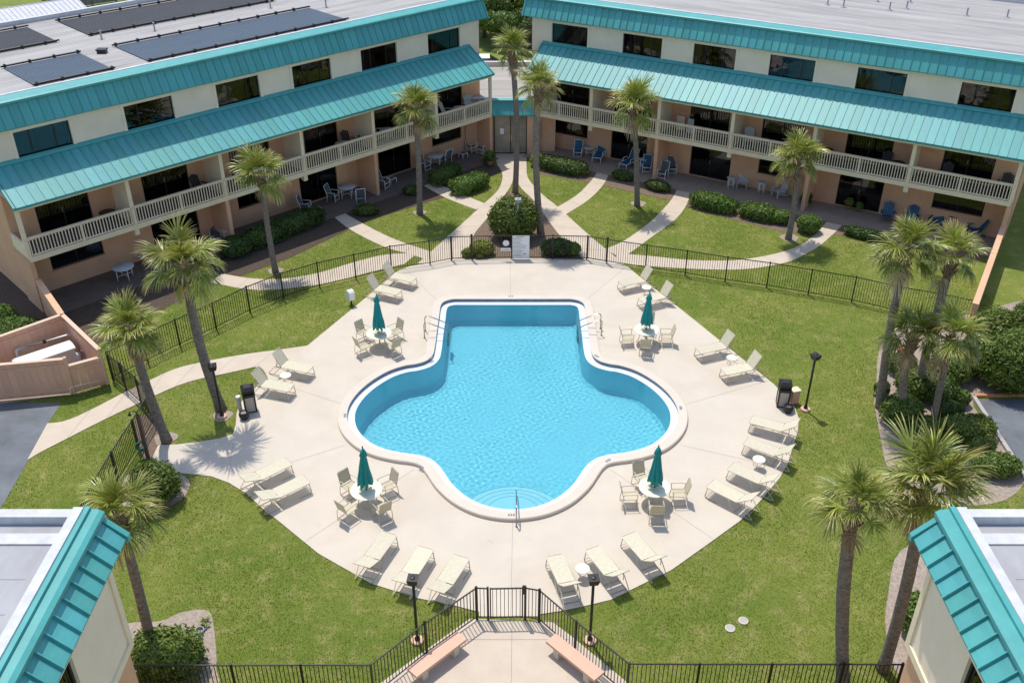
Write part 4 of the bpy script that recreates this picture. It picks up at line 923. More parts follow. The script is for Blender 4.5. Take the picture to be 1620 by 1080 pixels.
o = empty('life_ring_sign', (-.32, 46.8, 1.0)); tag(o, 'round white sign on the back fence left of the rules board', 'sign')
MB().tube([(.155 * math.cos(t), -.06, .155 * math.sin(t)) for t in np.linspace(0, 2 * PI, 20)[:-1]], .02, 6, True).build('rim', M['white'], o)
d = MB(); d.tube([(0, -.05, 0), (0, -.065, 0)], .15, 20); d.build('disc', M['white'], o); d = MB(); d.tube([(0, -.066, 0), (0, -.070, 0)], .05, 12); d.build('emblem', M['tabletop'], o)
o = empty('notice_plate', (-.34, 46.8, .62)); tag(o, 'small white plate on the back fence under the round sign', 'sign'); MB().box(-.27, .27, -.07, -.05, -.08, .08).build('plate', M['white'], o); MB().box(-.2, .2, -.0725, -.0702, -.02, .01).build('text_rows', M['chrome_text'], o)
x, y = G(556, 482); o = empty('meter_box', (x, y, 0), .6); tag(o, 'white meter box on a short post at the left deck edge', 'box')
MB().tube([(0, 0, 0), (0, 0, .35)], .05, 8).build('post', M['black'], o)
MB().extr_x([(-.16, .32), (-.18, .36), (-.18, .74), (-.10, .82), (.10, .82), (.18, .74), (.18, .36), (.16, .32)], -.14, .14).build('housing', M['white'], o)
for p, l in (((1155, 993), 'lower of two round white covers in the right lawn'), ((1176, 981), 'upper of two round white covers in the right lawn')):
    x, y = G(*p); o = empty('drain_cover', (x, y, -.03)); tag(o, l, 'cover', 'round covers in the lawn'); MB().lathe([(.16, 0), (.16, .04), (.13, .05)], 18).build('rim', M['coping'], o); MB().cyl((0, 0), .13, .02, .045, 18).build('lid', M['kerb'], o)
# outdoor shower with hose reel by the left fence
x, y = G(234, 722); o = empty('outdoor_shower', (x, y, 0)); tag(o, 'brown outdoor shower post with green hose by the left fence', 'shower')
MB().box(-.06, .06, -.06, .06, 0, 2.0).build('post', mat('shower_post', (.12, .08, .06), .7, var=.2), o)
MB().tube([(0, 0, 2.0), (-.02, 0, 2.14), (-.12, 0, 2.2), (-.26, 0, 2.16), (-.30, 0, 2.08)], .022, 8).build('shower_arm', M['black'], o, smooth=True); MB().lathe([(.02, 2.08), (.07, 2.02), (.07, 2.0), (0, 2.0)], 12, (-.30, 0)).build('shower_head', M['black'], o)
hb = MB()
for k in range(5): hb.tube([(-.16 + .03 * math.sin(k), -.10 + .035 * k, .55) if False else (-.16 + .17 * math.cos(t), -.10 + .03 * k, .55 + .20 * math.sin(t)) for t in np.linspace(0, 2 * PI, 16)[:-1]], .016, 6, True)
hb.tube([(-.1, 0, .35), (-.15, -.1, .1), (-.05, -.25, .02), (.15, -.3, .02), (.2, -.15, .02)], .016, 6); hb.build('garden_hose', M['hose'], o, smooth=True)
x, y = G(316, 998); tag(MB().tube([(x + .13 * math.cos(t), y + .13 * math.sin(t), .02 + .025 * k) for k in range(3) for t in np.linspace(0, 2 * PI, 16)[:-1]] + [(x + .16, y + .1, .02), (x + .24, y + .22, .02)], .02, 6).build('garden_hose', M['grey_metal'], smooth=True), 'small grey coiled hose on the mulch bed at bottom left', 'hose')

# ------------------------------------------------------------------ garden walls and the board enclosure
def wall_run(p, q, h, th, name, m, parent=None, cap=None, h2=None):
    a = Vector((*p, 0)); b = Vector((*q, 0)); d = b - a; L_ = d.length; s = Vector((-d.y, d.x, 0)).normalized() * th / 2; h2 = h if h2 is None else h2
    return MB().add([(*(a - s).xy, 0), (*(b - s).xy, 0), (*(b + s).xy, 0), (*(a + s).xy, 0), (*(a - s).xy, h), (*(b - s).xy, h2), (*(b + s).xy, h2), (*(a + s).xy, h)],
                    [(0, 3, 2, 1), (4, 5, 6, 7), (0, 1, 5, 4), (1, 2, 6, 5), (2, 3, 7, 6), (3, 0, 4, 7)]).build(name, m, parent)
o = empty('garden_wall', FL.w(12.25, -1.95)); tag(o, 'peach garden wall running from the left wing to the board enclosure', 'wall')
pA = FL.w(12.25, -1.95); pB = Vector((-20.35, 37.95, 0)) - pA; wall_run((0, 0), (pB.x, pB.y), 1.75, .2, 'wall', M['peach'], o)
sD = pB.normalized(); MB().obox(pB / 2 + Vector((0, 0, 1.78)), pB.length, .28, .06, math.atan2(pB.y, pB.x)).build('wall_cap', M['peach'], o)
o = empty('garden_wall', FR.w(-1.25, -1.9)); tag(o, 'peach garden wall running down from the right wing', 'wall')
pA = FR.w(-1.25, -1.9); e = Vector((*G(1543, 482, 1.5), 0)); pB = e - pA; pB.z = 0
wall_run((0, 0), (pB.x, pB.y), 1.5, .2, 'wall', M['peach'], o); MB().obox(pB / 2 + Vector((0, 0, 1.53)), pB.length, .28, .06, math.atan2(pB.y, pB.x)).build('wall_cap', M['peach'], o)
enc = empty('board_enclosure', (-17.58, 34.98, 0)); tag(enc, 'peach board enclosure round the pump equipment at the left edge', 'enclosure')
def boards(pts, h, wd=.30, th=.03, side=1):
    for (a, b) in zip(pts[:-1], pts[1:]):
        a = Vector((*a, 0)); b = Vector((*b, 0)); d = b - a; k = max(1, round(d.length / wd)); w_ = d.length / k; rz = math.atan2(d.y, d.x)
        me = MB().box(.004, w_ - .004, -th / 2, th / 2, .05, h).mesh('board', M['wood_peach'])
        for j in range(k): put('board', me, enc, a + d * (j / k) + Vector((0, 0, 0)), (0, 0, rz))
        MB().box(-.02, d.length + .02, -.09, .09, h, h + .05).build('cap_rail', mat('peach_cap', (.68, .46, .34), .7) if 'peach_cap' not in bpy.data.materials else bpy.data.materials['peach_cap'], enc, a, (0, 0, rz))
        MB().box(0, d.length, .016, .05, .2, .28).box(0, d.length, .016, .05, h - .3, h - .22).build('rail', M['wood_peach'], enc, a, (0, 0, rz))
rel = lambda x, y: (x + 17.58, y - 34.98)
boards([rel(-17.58, 34.98), rel(-20.3, 37.92)], 1.75); boards([rel(-20.3, 37.92), rel(-25.5, 32.9)], 1.75); boards([rel(-17.6, 34.95), rel(-18.75, 34.25)], 1.38); boards([rel(-18.75, 34.25), rel(-24.9, 33.15)], 1.75)
for x, y, hh in ((-17.58, 34.98, 1.5), (-18.75, 34.25, 1.85), (-20.3, 37.92, 1.85)): MB().obox((*rel(x, y), hh / 2), .12, .12, hh).build('corner_post', M['wood_peach'], enc)
tag(sheet('patio', [(-17.7, 34.95), (-20.3, 37.8), (-25.4, 32.9), (-24.5, 32.7), (-18.75, 34.3)], [], -.012, M['patio']), kind='structure')
# pump unit inside
x, y = G(70, 556, 1.0); o = empty('pump_cabinet', (x, y, 0), R(40)); tag(o, 'long white equipment cabinet inside the board enclosure', 'cabinet')
MB().box(-1.15, 1.15, -.35, .35, .0, .86).build('body', M['grey_white'], o); MB().extr_x([(-.40, .86), (-.40, .92), (.0, 1.0), (.40, .92), (.40, .86)], -1.2, 1.2).build('lid', M['white'], o); MB().box(-1.3, -1.15, -.3, .3, .3, .95).build('end_housing', M['parapet'], o)
x, y = G(70, 540, 1.0); o = empty('bypass_pipework', (x, y, 0), R(36)); tag(o, 'white pipe loop behind the equipment cabinet', 'pipe'); MB().tube([(-1.2, 0, 0), (-1.2, 0, .95), (-1.15, 0, 1.0), (1.15, 0, 1.0), (1.2, 0, .95), (1.2, 0, 0)], .05, 8).build('pipe', M['white'], o, smooth=True); MB().obox((0, 0, 1.0), .14, .13, .13).build('valve', M['black'], o)
x, y = G(141, 556, .55); o = empty('chemical_drum', (x, y, 0)); tag(o, 'blue plastic drum in the corner of the board enclosure', 'drum'); MB().lathe([(0, .02), (.22, .02), (.235, .1), (.235, .28), (.225, .3), (.235, .32), (.235, .62), (.2, .68), (0, .68)], 20).build('drum', M['blue_plastic'], o, smooth=True); MB().cyl((.1, 0), .04, .68, .71, 10).build('bung', M['white'], o)
x, y = G(122, 557, .6); o = empty('pump_unit', (x, y, 0), .4); tag(o, 'small white and tan pump beside the blue drum', 'pump')
MB().lathe([(0, .0), (.15, .0), (.15, .45), (.11, .55), (0, .57)], 16).build('filter', M['grey_white'], o, smooth=True); MB().tube([(.15, 0, .2), (.35, 0, .2), (.35, .05, .5), (.15, .1, .62)], .04, 8).build('pipe', M['white'], o, smooth=True); MB().obox((-.3, .05, .22), .3, .2, .3).build('motor', M['bench'], o)
x, y = G(140, 606, .35); o = empty('pipe_rail', (x, y, 0), R(28)); tag(o, 'low cream pipe rail outside the board enclosure', 'pipe'); MB().tube([(-.75, 0, 0), (-.75, 0, .33), (-.7, 0, .36), (.75, 0, .36)], .035, 8).build('pipe', M['tabletop'], o, smooth=True)

# ------------------------------------------------------------------ patio and balcony furniture
def slat_chair_meshes(mf):           # adirondack style
    b = []
    s = MB()
    for k in range(6): s.obox((0, -.28 + k * .092, .40 - k * .022), .50, .080, .018, 0, R(-13))
    b.append(('seat_slats', s.mesh('seat_slats', mf)))
    for k in range(5):
        bm_ = MB(); hgt = .70 + (.12 - .05 * abs(k - 2)); x = (k - 2) * .105
        A = Vector((x, .22, .28)); d = Vector((x * .18, .42, .90)).normalized() * hgt; Bp = A + d; u = Vector((.046, 0, 0)); t = Vector((0, .018, 0))
        bm_.add([A - u, A + u, A + u + t, A - u + t, Bp - u * 1.05, Bp + u * 1.05, Bp + u * 1.05 + t, Bp - u * 1.05 + t], [(0, 3, 2, 1), (4, 5, 6, 7), (0, 1, 5, 4), (1, 2, 6, 5), (2, 3, 7, 6), (3, 0, 4, 7)])
        b.append(('back_slat', bm_.mesh('back_slat', mf)))
    for sx in (-1, 1):
        b.append(('armrest', MB().box(sx * .34 - .06, sx * .34 + .06, -.34, .30, .56, .58).mesh('armrest', mf)))
        b.append(('leg', MB().box(sx * .29 - .015, sx * .29 + .015, -.32, -.22, 0, .56).mesh('leg', mf)))
        b.append(('leg', MB().obox((sx * .27, .12, .20), .03, .85, .10, 0, R(-18)).mesh('leg', mf)))
    return b
def sling_chair_meshes(ms, foot=False):
    W = .54; fr = MB(); b = []
    for sx in (-1, 1):
        x = sx * W / 2
        fr.tube([(x, -.28, .0), (x, -.28, .62), (x, .24, .62)], .022, 6); fr.tube([(x, .28, 0), (x, .22, .42), (x, .40, 1.02)], .022, 6)
    fr.tube([(-W / 2, .40, 1.02), (W / 2, .40, 1.02)], .022, 6); fr.tube([(-W / 2, -.28, .40), (W / 2, -.28, .40)], .022, 6); fr.tube([(-W / 2, -.28, .12), (W / 2, -.28, .12)], .018, 6)
    b.append(('frame', fr.mesh('frame', M['white'], True)))
    s = MB(); s.obox((0, -.03, .41), W - .04, .50, .02, 0, R(-3)); b.append(('seat', s.mesh('seat', ms)))
    s = MB(); s.obox((0, .305, .72), W - .04, .02, .60, 0, R(-16.5)); b.append(('backrest', s.mesh('backrest', ms)))
    return b
def round_table_meshes(r, mt, mf):
    b = [('table_top', MB().lathe([(0, .68), (r - .03, .68), (r, .70), (r - .02, .72), (0, .72)], 24).mesh('table_top', mt, True))]
    for k in range(4):
        t = PI / 4 + k * PI / 2; c, s = math.cos(t) * r * .72, math.sin(t) * r * .72; b.append(('leg', MB().tube([(c, s, .68), (c * 1.05, s * 1.05, 0)], .024, 6).mesh('leg', mf, True)))
    b.append(('stretcher', MB().tube([(-r * .5, -r * .5, .25), (r * .5, r * .5, .25)], .015, 5).tube([(r * .5, -r * .5, .25), (-r * .5, r * .5, .25)], .015, 5).mesh('stretcher', mf, True)))
    return b
def stool_meshes(ms):
    fr = MB()
    for sx in (-1, 1):
        for sy in (-1, 1): fr.tube([(sx * .22, sy * .20, 0), (sx * .22, sy * .20, .36)], .02, 6)
    fr.tube([(-.22, -.2, .36), (.22, -.2, .36), (.22, .2, .36), (-.22, .2, .36)], .02, 6, True)
    s = MB()
    for k in range(6): s.box(-.21, .21, -.19 + k * .065, -.135 + k * .065, .355, .372)
    return [('frame', fr.mesh('frame', M['white'], True)), ('seat', s.mesh('seat', ms))]
def lounge_sling(ms):
    W = .58; fr = MB()
    for sx in (-1, 1):
        x = sx * W / 2; fr.tube([(x, -.75, 0), (x, -.75, .36), (x, .35, .36), (x, .75, .98)], .022, 6); fr.tube([(x, .40, 0), (x, .36, .36), (x, .1, .58), (x, -.3, .58), (x, -.35, .36)], .022, 6)
    fr.tube([(-W / 2, .75, .98), (W / 2, .75, .98)], .022, 6); fr.tube([(-W / 2, -.75, .36), (W / 2, -.75, .36)], .022, 6)
    s = MB(); s.obox((0, -.2, .37), W - .04, 1.08, .02); t = MB(); t.obox((0, .555, .68), W - .04, .70, .02, 0, R(57))
    return [('frame', fr.mesh('frame', M['white'], True)), ('seat', s.mesh('seat', ms)), ('backrest', t.mesh('backrest', ms))]
FM = {'adi_blue': slat_chair_meshes(M['blue_sling']), 'adi_white': slat_chair_meshes(M['grey_white']), 'adi_dark': slat_chair_meshes(M['dark_wood']), 'sling_blue': sling_chair_meshes(M['blue_sling']), 'sling_grey': sling_chair_meshes(M['grey_sling']),
      'table_white': round_table_meshes(.55, M['grey_white'], M['white']), 'table_small': round_table_meshes(.28, M['grey_white'], M['white']), 'table_dark': round_table_meshes(.42, M['dark_wood'], M['dark_wood']),
      'stool': stool_meshes(M['grey_sling']), 'lounge_blue': lounge_sling(M['blue_sling']), 'lounge_grey': lounge_sling(M['grey_sling'])}
FN = {'adi_blue': ('slat_chair', 'chair'), 'adi_white': ('slat_chair', 'chair'), 'adi_dark': ('slat_chair', 'chair'), 'sling_blue': ('patio_chair', 'chair'), 'sling_grey': ('patio_chair', 'chair'), 'table_white': ('patio_table', 'table'),
      'table_small': ('patio_table', 'table'), 'table_dark': ('patio_table', 'table'), 'stool': ('foot_stool', 'stool'), 'lounge_blue': ('patio_lounger', 'sun lounger'), 'lounge_grey': ('patio_lounger', 'sun lounger')}
def furn(kind, p, z, face, label, group=None, s=1.0):
    """p = photo pixel of the point where the item stands; face = heading of its front in degrees"""
    x, y = G(*p, z); nm, ca = FN[kind]
    o = empty(nm, (x, y, z), R(face + 90)); o.scale = (s, s, s); tag(o, label, ca, group)
    for n_, me in FM[kind]: put(n_, me, o)
ZP = .03; ZB = ZF
LF, RF = -46, -120                     # headings facing out of the left and right wing
gp = 'furniture on the ground floor patios'; gb = 'furniture on the balconies'
# left wing, ground floor
furn('table_white', (199, 441), ZP, 0, 'round white patio table nearest the left enclosure', gp)
furn('lounge_grey', (228, 412), ZP, LF + 25, 'white framed patio lounger behind the leftmost round table', gp)
furn('lounge_grey', (342, 378), ZP, LF - 25, 'grey sling lounger by the first ground floor sliding door on the left wing', gp)
furn('table_small', (362, 383), ZP, 0, 'small white stool table right of the grey sling lounger', gp)
furn('sling_grey', (484, 335), ZP, LF + 40, 'white framed patio chair left of the middle left patio table', gp)
furn('stool', (502, 338), ZP, LF, 'white framed footstool in front of the middle left patio', gp)
furn('sling_grey', (527, 318), ZP, LF + 30, 'patio armchair on the left of the middle left patio table', gp); furn('table_white', (550, 312), ZP, 0, 'round table on the middle left patio', gp); furn('sling_grey', (571, 320), ZP, LF + 150, 'patio armchair on the right of the middle left patio table', gp)
furn('sling_grey', (607, 298), ZP, LF + 20, 'white framed chair right of the left wing pillar', gp); furn('stool', (620, 290), ZP, LF, 'white footstool behind the second left palm trunk', gp)
furn('sling_grey', (672, 270), ZP, LF + 10, 'white framed chair left of the inner left patio table', gp); furn('table_white', (689, 262), ZP, 0, 'round table on the inner left patio', gp); furn('sling_grey', (706, 258), ZP, LF + 180, 'white framed chair right of the inner left patio table', gp)
furn('stool', (733, 250), ZP, LF, 'slatted white stool on the inner left patio', gp); furn('sling_grey', (746, 240), ZP, LF, 'tall backed white chair nearest the entrance, left one', gp); furn('sling_grey', (762, 243), ZP, LF - 70, 'white chair beside the entrance on the left patio', gp)
# right wing, ground floor
furn('sling_blue', (914, 248), ZP, RF + 20, 'blue sling chair left of the inner right patio table', gp); furn('table_white', (932, 246), ZP, 0, 'round table on the inner right patio', gp, .8); furn('lounge_blue', (948, 252), ZP, RF + 10, 'blue sling lounger right of the inner right patio table', gp)
furn('lounge_blue', (995, 263), ZP, RF - 10, 'blue sling lounger left of the third palm trunk', gp); furn('sling_blue', (1023, 272), ZP, RF + 20, 'blue sling chair right of the third palm trunk', gp); furn('table_small', (1016, 268), ZP, 0, 'small table by the third palm trunk', gp)
furn('sling_grey', (1048, 282), ZP, RF, 'white bentwood style chair by the right wing pillar', gp); furn('sling_grey', (1062, 274), ZP, RF + 30, 'second white chair by the right wing pillar', gp)
furn('table_small', (1155, 298), ZP, 0, 'small white slatted table left of the white high backed chair', gp); furn('adi_white', (1173, 297), ZP, RF + 15, 'high backed white slat chair on the right patio', gp); furn('table_small', (1203, 306), ZP, 0, 'small white pedestal table on the right patio', gp); furn('adi_white', (1231, 311), ZP, RF - 40, 'white slat rocking chair left of the right pillar', gp)
furn('adi_blue', (1402, 350), ZP, RF + 10, 'leftmost of four blue slat chairs on the right patio', gp); furn('adi_blue', (1439, 355), ZP, RF, 'second of four blue slat chairs on the right patio', gp); furn('adi_blue', (1478, 360), ZP, RF - 10, 'third of four blue slat chairs on the right patio', gp)
furn('table_dark', (1505, 358), ZP, 0, 'dark round table between the blue slat chairs', gp); furn('adi_blue', (1540, 372), ZP, RF - 60, 'rightmost of four blue slat chairs on the right patio', gp)
# balconies
def furn_b(kind, p, z, face, label, group=None, s=1.0):
    F = FL if p[0] < 810 else FR; y0 = -.70 if not kind.startswith('table') else -.95
    d = _fw + (p[0] - 810) / FPX * np.array([1, 0, 0]) - (p[1] - 540) / FPX * _up; V = np.array(F.V); t = (float(F.O.dot(F.V)) + y0) / float(d @ V)
    x = float((d * t) @ np.array(F.U)); x = min(x, 41.4) if F is FL else max(min(x, -1.9), -30); q = F.w(x, y0, z); nm, ca = FN[kind]
    o = empty(nm, q, R(face + 90)); o.scale = (s, s, s); tag(o, label, ca, group)
    for n_, me in FM[kind]: put(n_, me, o)
furn_b('adi_dark', (318, 300), ZB, LF + 10, 'dark slat chair on the left balcony by the second sliding door', gb); furn_b('table_dark', (172, 345), ZB, 0, 'dark round table on the left balcony at the left end', gb)
furn_b('table_white', (542, 226), ZB, 0, 'round table on the left balcony, middle bay', gb, .85); furn_b('adi_dark', (552, 212), ZB, LF, 'dark wicker chair on the left balcony, middle bay', gb); furn_b('adi_dark', (577, 212), ZB, LF - 40, 'dark chair right of the round table on the left balcony', gb)
furn_b('table_white', (612, 205), ZB, 0, 'round table on the left balcony behind the second palm', gb, .85); furn_b('adi_white', (605, 215), ZB, LF + 60, 'white chair on the left balcony behind the second palm', gb)
furn_b('adi_white', (709, 175), ZB, LF + 30, 'white slat chair left of the table at the inner end of the left balcony', gb); furn_b('table_white', (727, 165), ZB, 0, 'round table at the inner end of the left balcony', gb, .85); furn_b('adi_white', (744, 160), ZB, LF - 20, 'white slat chair right of the table at the inner end of the left balcony', gb)
furn_b('adi_white', (1186, 212), ZB, RF + 20, 'white chair with dark cushion on the right balcony', gb); furn_b('table_dark', (1308, 240), ZB, 0, 'blue topped table on the right balcony above the fourth palm', gb); furn_b('table_dark', (1420, 262), ZB, 0, 'dark table on the right balcony, fourth bay', gb); furn_b('adi_dark', (1400, 258), ZB, RF, 'dark chair on the right balcony, fourth bay', gb)
furn_b('adi_dark', (1598, 298), ZB, RF - 20, 'dark round backed chair at the right end of the right balcony', gb); furn_b('adi_dark', (1495, 280), ZB, RF, 'dark chair on the right balcony, fifth bay', gb)
o = empty('storage_panel', FR.w(-20.3, -.15, ZB), FR.a); tag(o, 'two pale panels leaning on the right balcony wall', 'panel'); MB().box(-.55, -.02, -.1, -.05, 0, .9).build('panel', M['cream'], o); MB().box(.25, .65, -.3, -.25, 0, .9).build('panel', M['parapet'], o)
def planter(p, z, label, r=.2, hh=.4, m='leaf'):
    x, y = G(*p, z); o = empty('potted_plant', (x, y, z)); tag(o, label, 'plant', 'potted plants on the patios')
    MB().lathe([(0, 0), (r * .7, 0), (r, hh), (r * .9, hh), (r * .85, hh * .85), (0, hh * .85)], 14).build('pot', M['terra'], o, smooth=True)
    leaf_blob('foliage', (0, 0, hh + r * 1.3), (r * 1.7, r * 1.7, r * 1.8), 500, .09, M[m], o)

# ------------------------------------------------------------------ foliage
def leaf_blob(name, c, rad, n, size, m, parent, seed=None, boxy=0.0, fill=.35, core=True, lumps=5):
    rg = np.random.default_rng(seed if seed is not None else RNG.integers(1 << 30))
    d = rg.normal(size=(n, 3)); d /= np.linalg.norm(d, axis=1)[:, None]
    d[:, 2] = np.where(d[:, 2] < -.55, -d[:, 2], d[:, 2])
    lp = rg.normal(size=(lumps * 3, 3)); lp /= np.linalg.norm(lp, axis=1)[:, None]
    bump = np.max(d @ lp.T, axis=1); rr = .80 + .30 * (bump - .6) + rg.normal(0, .05, n) + (rg.random(n) < .03) * rg.uniform(.05, .18, n)
    inn = rg.random(n) < fill; rr = np.where(inn, rr * rg.uniform(.7, 1, n), rr)
    if boxy: sup = 1 / (np.sum(np.abs(d) ** (2 + boxy), axis=1) ** (1 / (2 + boxy))); rr = rr * sup
    P = d * rr[:, None] * np.array(rad) + np.array(c)
    nrm = d + rg.normal(0, .55, (n, 3)); nrm /= np.linalg.norm(nrm, axis=1)[:, None]
    ref = rg.normal(size=(n, 3)); u = np.cross(nrm, ref); u /= np.linalg.norm(u, axis=1)[:, None]; v = np.cross(nrm, u)
    s = size * rg.uniform(.6, 1.25, n)[:, None]
    A = P - u * s; B = P + v * s * .42 + nrm * s * .12; C_ = P + u * s; D = P - v * s * .42 + nrm * s * .12
    vs = np.stack([A, B, C_, D], 1).reshape(-1, 3); fs = np.arange(4 * n).reshape(-1, 4)
    me = bpy.data.meshes.new(name); me.vertices.add(4 * n); me.vertices.foreach_set('co', vs.ravel()); me.loops.add(4 * n); me.loops.foreach_set('vertex_index', fs.ravel())
    me.polygons.add(n); me.polygons.foreach_set('loop_start', np.arange(0, 4 * n, 4)); me.polygons.foreach_set('loop_total', np.full(n, 4)); me.update(calc_edges=True); me.materials.append(m)
    o = put(name, me, parent)
    if core:  # solid dark core added inside the leaves to block light
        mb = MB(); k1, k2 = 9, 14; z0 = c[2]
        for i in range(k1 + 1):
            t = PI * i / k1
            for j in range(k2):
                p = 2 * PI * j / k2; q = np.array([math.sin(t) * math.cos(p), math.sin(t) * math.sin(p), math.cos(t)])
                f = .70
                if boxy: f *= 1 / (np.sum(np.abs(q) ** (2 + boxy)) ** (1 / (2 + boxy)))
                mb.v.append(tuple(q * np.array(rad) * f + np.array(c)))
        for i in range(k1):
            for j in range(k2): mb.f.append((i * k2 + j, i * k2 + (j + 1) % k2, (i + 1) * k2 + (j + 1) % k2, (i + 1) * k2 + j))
        mb.build('light_block_core', M['leaf_core'], parent, smooth=True)
    return o
def shrub(p, rad, label, m='leaf', n=None, size=.085, boxy=0.0, rz=0.0, group='shrubs', z=0.0, world=None, name='shrub', lumps=5):
    x, y = world if world else G(*p); o = empty(name, (x, y, 0), rz); tag(o, label, 'shrub', group)
    a = rad[0] * rad[1] + rad[0] * rad[2] + rad[1] * rad[2]
    n = n or int(1500 * a * (.085 / size) ** 1.6) + 250
    leaf_blob('foliage', (0, 0, rad[2] * .82), rad, min(n, 14000), size, M[m], o, boxy=boxy, lumps=lumps)
    st = MB()
    for k in range(4):
        t = k * 1.6; st.tube([(.05 * math.cos(t), .05 * math.sin(t), 0), (rad[0] * .4 * math.cos(t), rad[1] * .4 * math.sin(t), rad[2] * .8)], [.03, .012], 5)
    st.build('stem', M['bark'], o); return o

# ------------------------------------------------------------------ palms
def frond_mesh(seed, el, droop, dead=False, nl=30, pet=.70, bl=.98):
    rg = random.Random(seed); vs, fs, tp = [], [], []
    # petiole curve in the x-z plane, gravity already in the shape
    p = Vector((0, 0, 0)); e = R(el); pts = [p.copy()]
    for k in range(5):
        e -= R(droop) * .10; p = p + Vector((math.cos(e), 0, math.sin(e))) * pet / 5; pts.append(p.copy())
    def ribbon(P, W, wv, t0, t1):
        b = len(vs)
        for i, q in enumerate(P):
            vs.append(tuple(q - wv[i] * W[i])); vs.append(tuple(q + wv[i] * W[i])); t = t0 + (t1 - t0) * i / (len(P) - 1); tp.extend((t, t))
        for i in range(len(P) - 1): fs.append((b + 2 * i, b + 2 * i + 1, b + 2 * i + 3, b + 2 * i + 2))
    ribbon(pts, [.028, .022, .018, .016, .014, .012], [Vector((0, 1, 0))] * 6, .25, .35)
    d0 = Vector((math.cos(e), 0, math.sin(e))); side = Vector((0, 1, 0)); up = Vector((-math.sin(e), 0, math.cos(e)))
    for i in range(nl):
        f = (i + .5) / nl * 2 - 1; phi = f * R(104) + rg.gauss(0, .03)
        L_ = bl * (1 - .30 * abs(f) ** 1.5) * rg.uniform(.88, 1.08)
        # costapalmate: the blade folds up along the rib and arches back
        dr = (d0 * math.cos(phi) + side * math.sin(phi) + up * (.28 * abs(math.sin(phi)) - .10) + Vector((rg.gauss(0, .07), rg.gauss(0, .07), rg.gauss(0, .07)))).normalized()
        st = pts[-1] + d0 * (.20 * math.cos(phi) if abs(phi) < PI / 2 else 0)
        q = st.copy(); P = [q.copy()]; dd = dr.copy(); ns = 4
        for k in range(ns):
            dd = (dd + Vector((0, 0, -1)) * (droop / 100) * (k + .6) * .27 * rg.uniform(.7, 1.3)).normalized(); q = q + dd * L_ / ns; P.append(q.copy())
        wv = dr.cross(up).normalized() * 1.0; wv = (wv + up * rg.uniform(-.9, .9)).normalized()
        ribbon(P, [.010, .021, .020, .013, .002], [wv] * 5, .0 if not dead else .2, 1.0 if rg.random() < .6 else .75)
    me = bpy.data.meshes.new('frond'); me.from_pydata(vs, [], fs); me.materials.append(M['frond_dead'] if dead else M['frond'])
    a = me.attributes.new('tip', 'FLOAT', 'POINT'); a.data.foreach_set('value', tp)
    return me
FRD = {'up': [frond_mesh(1 + k, 78 - 8 * k, 18, False, 42) for k in range(3)], 'mid': [frond_mesh(11 + k, 54 - 8 * k, 34, False, 42) for k in range(4)], 'low': [frond_mesh(21 + k, 22 - 10 * k, 62, False, 40) for k in range(4)], 'hang': [frond_mesh(31 + k, -18 - 10 * k, 95, k > 0, 28) for k in range(3)]}
DEAD = [frond_mesh(41 + k, -38 - 14 * k, 150, True, 22, .6, .75) for k in range(3)]
def palm(base, h, s, label, top=(0, 0), r=.20, dead=3, seed=0, bend=.12, n=36):
    rg = random.Random(seed * 13 + 5); x, y = base
    o = empty('palm_tree', (x, y, 0)); tag(o, label, 'palm tree', 'cabbage palms')
    ht = h - .15; ph = rg.uniform(0, 6.28); P = []; rad = []; k = 12
    for i in range(k + 1):
        t = i / k; b = math.sin(PI * t) * bend
        P.append((top[0] * t + b * math.cos(ph), top[1] * t + b * math.sin(ph), ht * t - .05)); rad.append(r * (1.22 if i == 0 else 1.06 if i == 1 else 1.0 - .10 * t) * rg.uniform(.97, 1.03))
    tr = MB(); tr.tube(P, rad, 12); tro = tr.build('trunk', M['trunk'], o, smooth=True)
    rings = MB()                                                   # old leaf scars
    for i in range(int(ht / .33)):
        t = (i + .6) * .33 / ht; j = min(k - 1, int(t * k)); f = t * k - j; q = Vector(P[j]).lerp(Vector(P[j + 1]), f); rr = rad[j] * (1 - f) + rad[j + 1] * f
        rings.tube([q - Vector((0, 0, .012)), q + Vector((0, 0, .012))], rr * 1.035, 12)
    rings.build('leaf_scars', M['trunk'], tro)['kind'] = 'stuff'
    T = Vector(P[-1]); bm_ = MB(); bm_.lathe([(r * .9, -.75), (r * 1.10, -.55), (r * 1.22, -.25), (r * 1.1, 0), (r * .7, .22), (.02, .35)], 12)
    for i in range(26):                                             # cut leaf bases
        a = i * 2.4; z = -.65 + .028 * i; rr = r * 1.2; A = Vector((rr * math.cos(a), rr * math.sin(a), z)); bm_.tube([A * .8 + Vector((0, 0, z * .2)), A + Vector((math.cos(a) * .12, math.sin(a) * .12, .20))], [.055, .02], 5)
    cr = bm_.build('crown', M['boot'], o, T)
    cls = ['mid', 'low', 'up', 'mid', 'low', 'mid', 'up', 'hang', 'mid', 'low', 'up', 'mid', 'mid', 'low', 'up', 'mid', 'low']
    for i in range(n):
        c = cls[i % len(cls)]; me = rg.choice(FRD[c]); ss = s * rg.uniform(.74, 1.15)
        z = {'up': .18, 'mid': .08, 'low': -.05, 'hang': -.16}[c]
        put('frond', me, cr, (0, 0, z), (rg.uniform(-.28, .28), rg.uniform(-.28, .28), i * 2.39996 + rg.uniform(-.4, .4)), (ss, ss, ss))
    for i in range(dead):
        ss = s * rg.uniform(.8, 1.0); put('frond', rg.choice(DEAD), cr, (0, 0, -.25), (0, 0, rg.uniform(0, 6.28)), (ss, ss, ss))
    return o
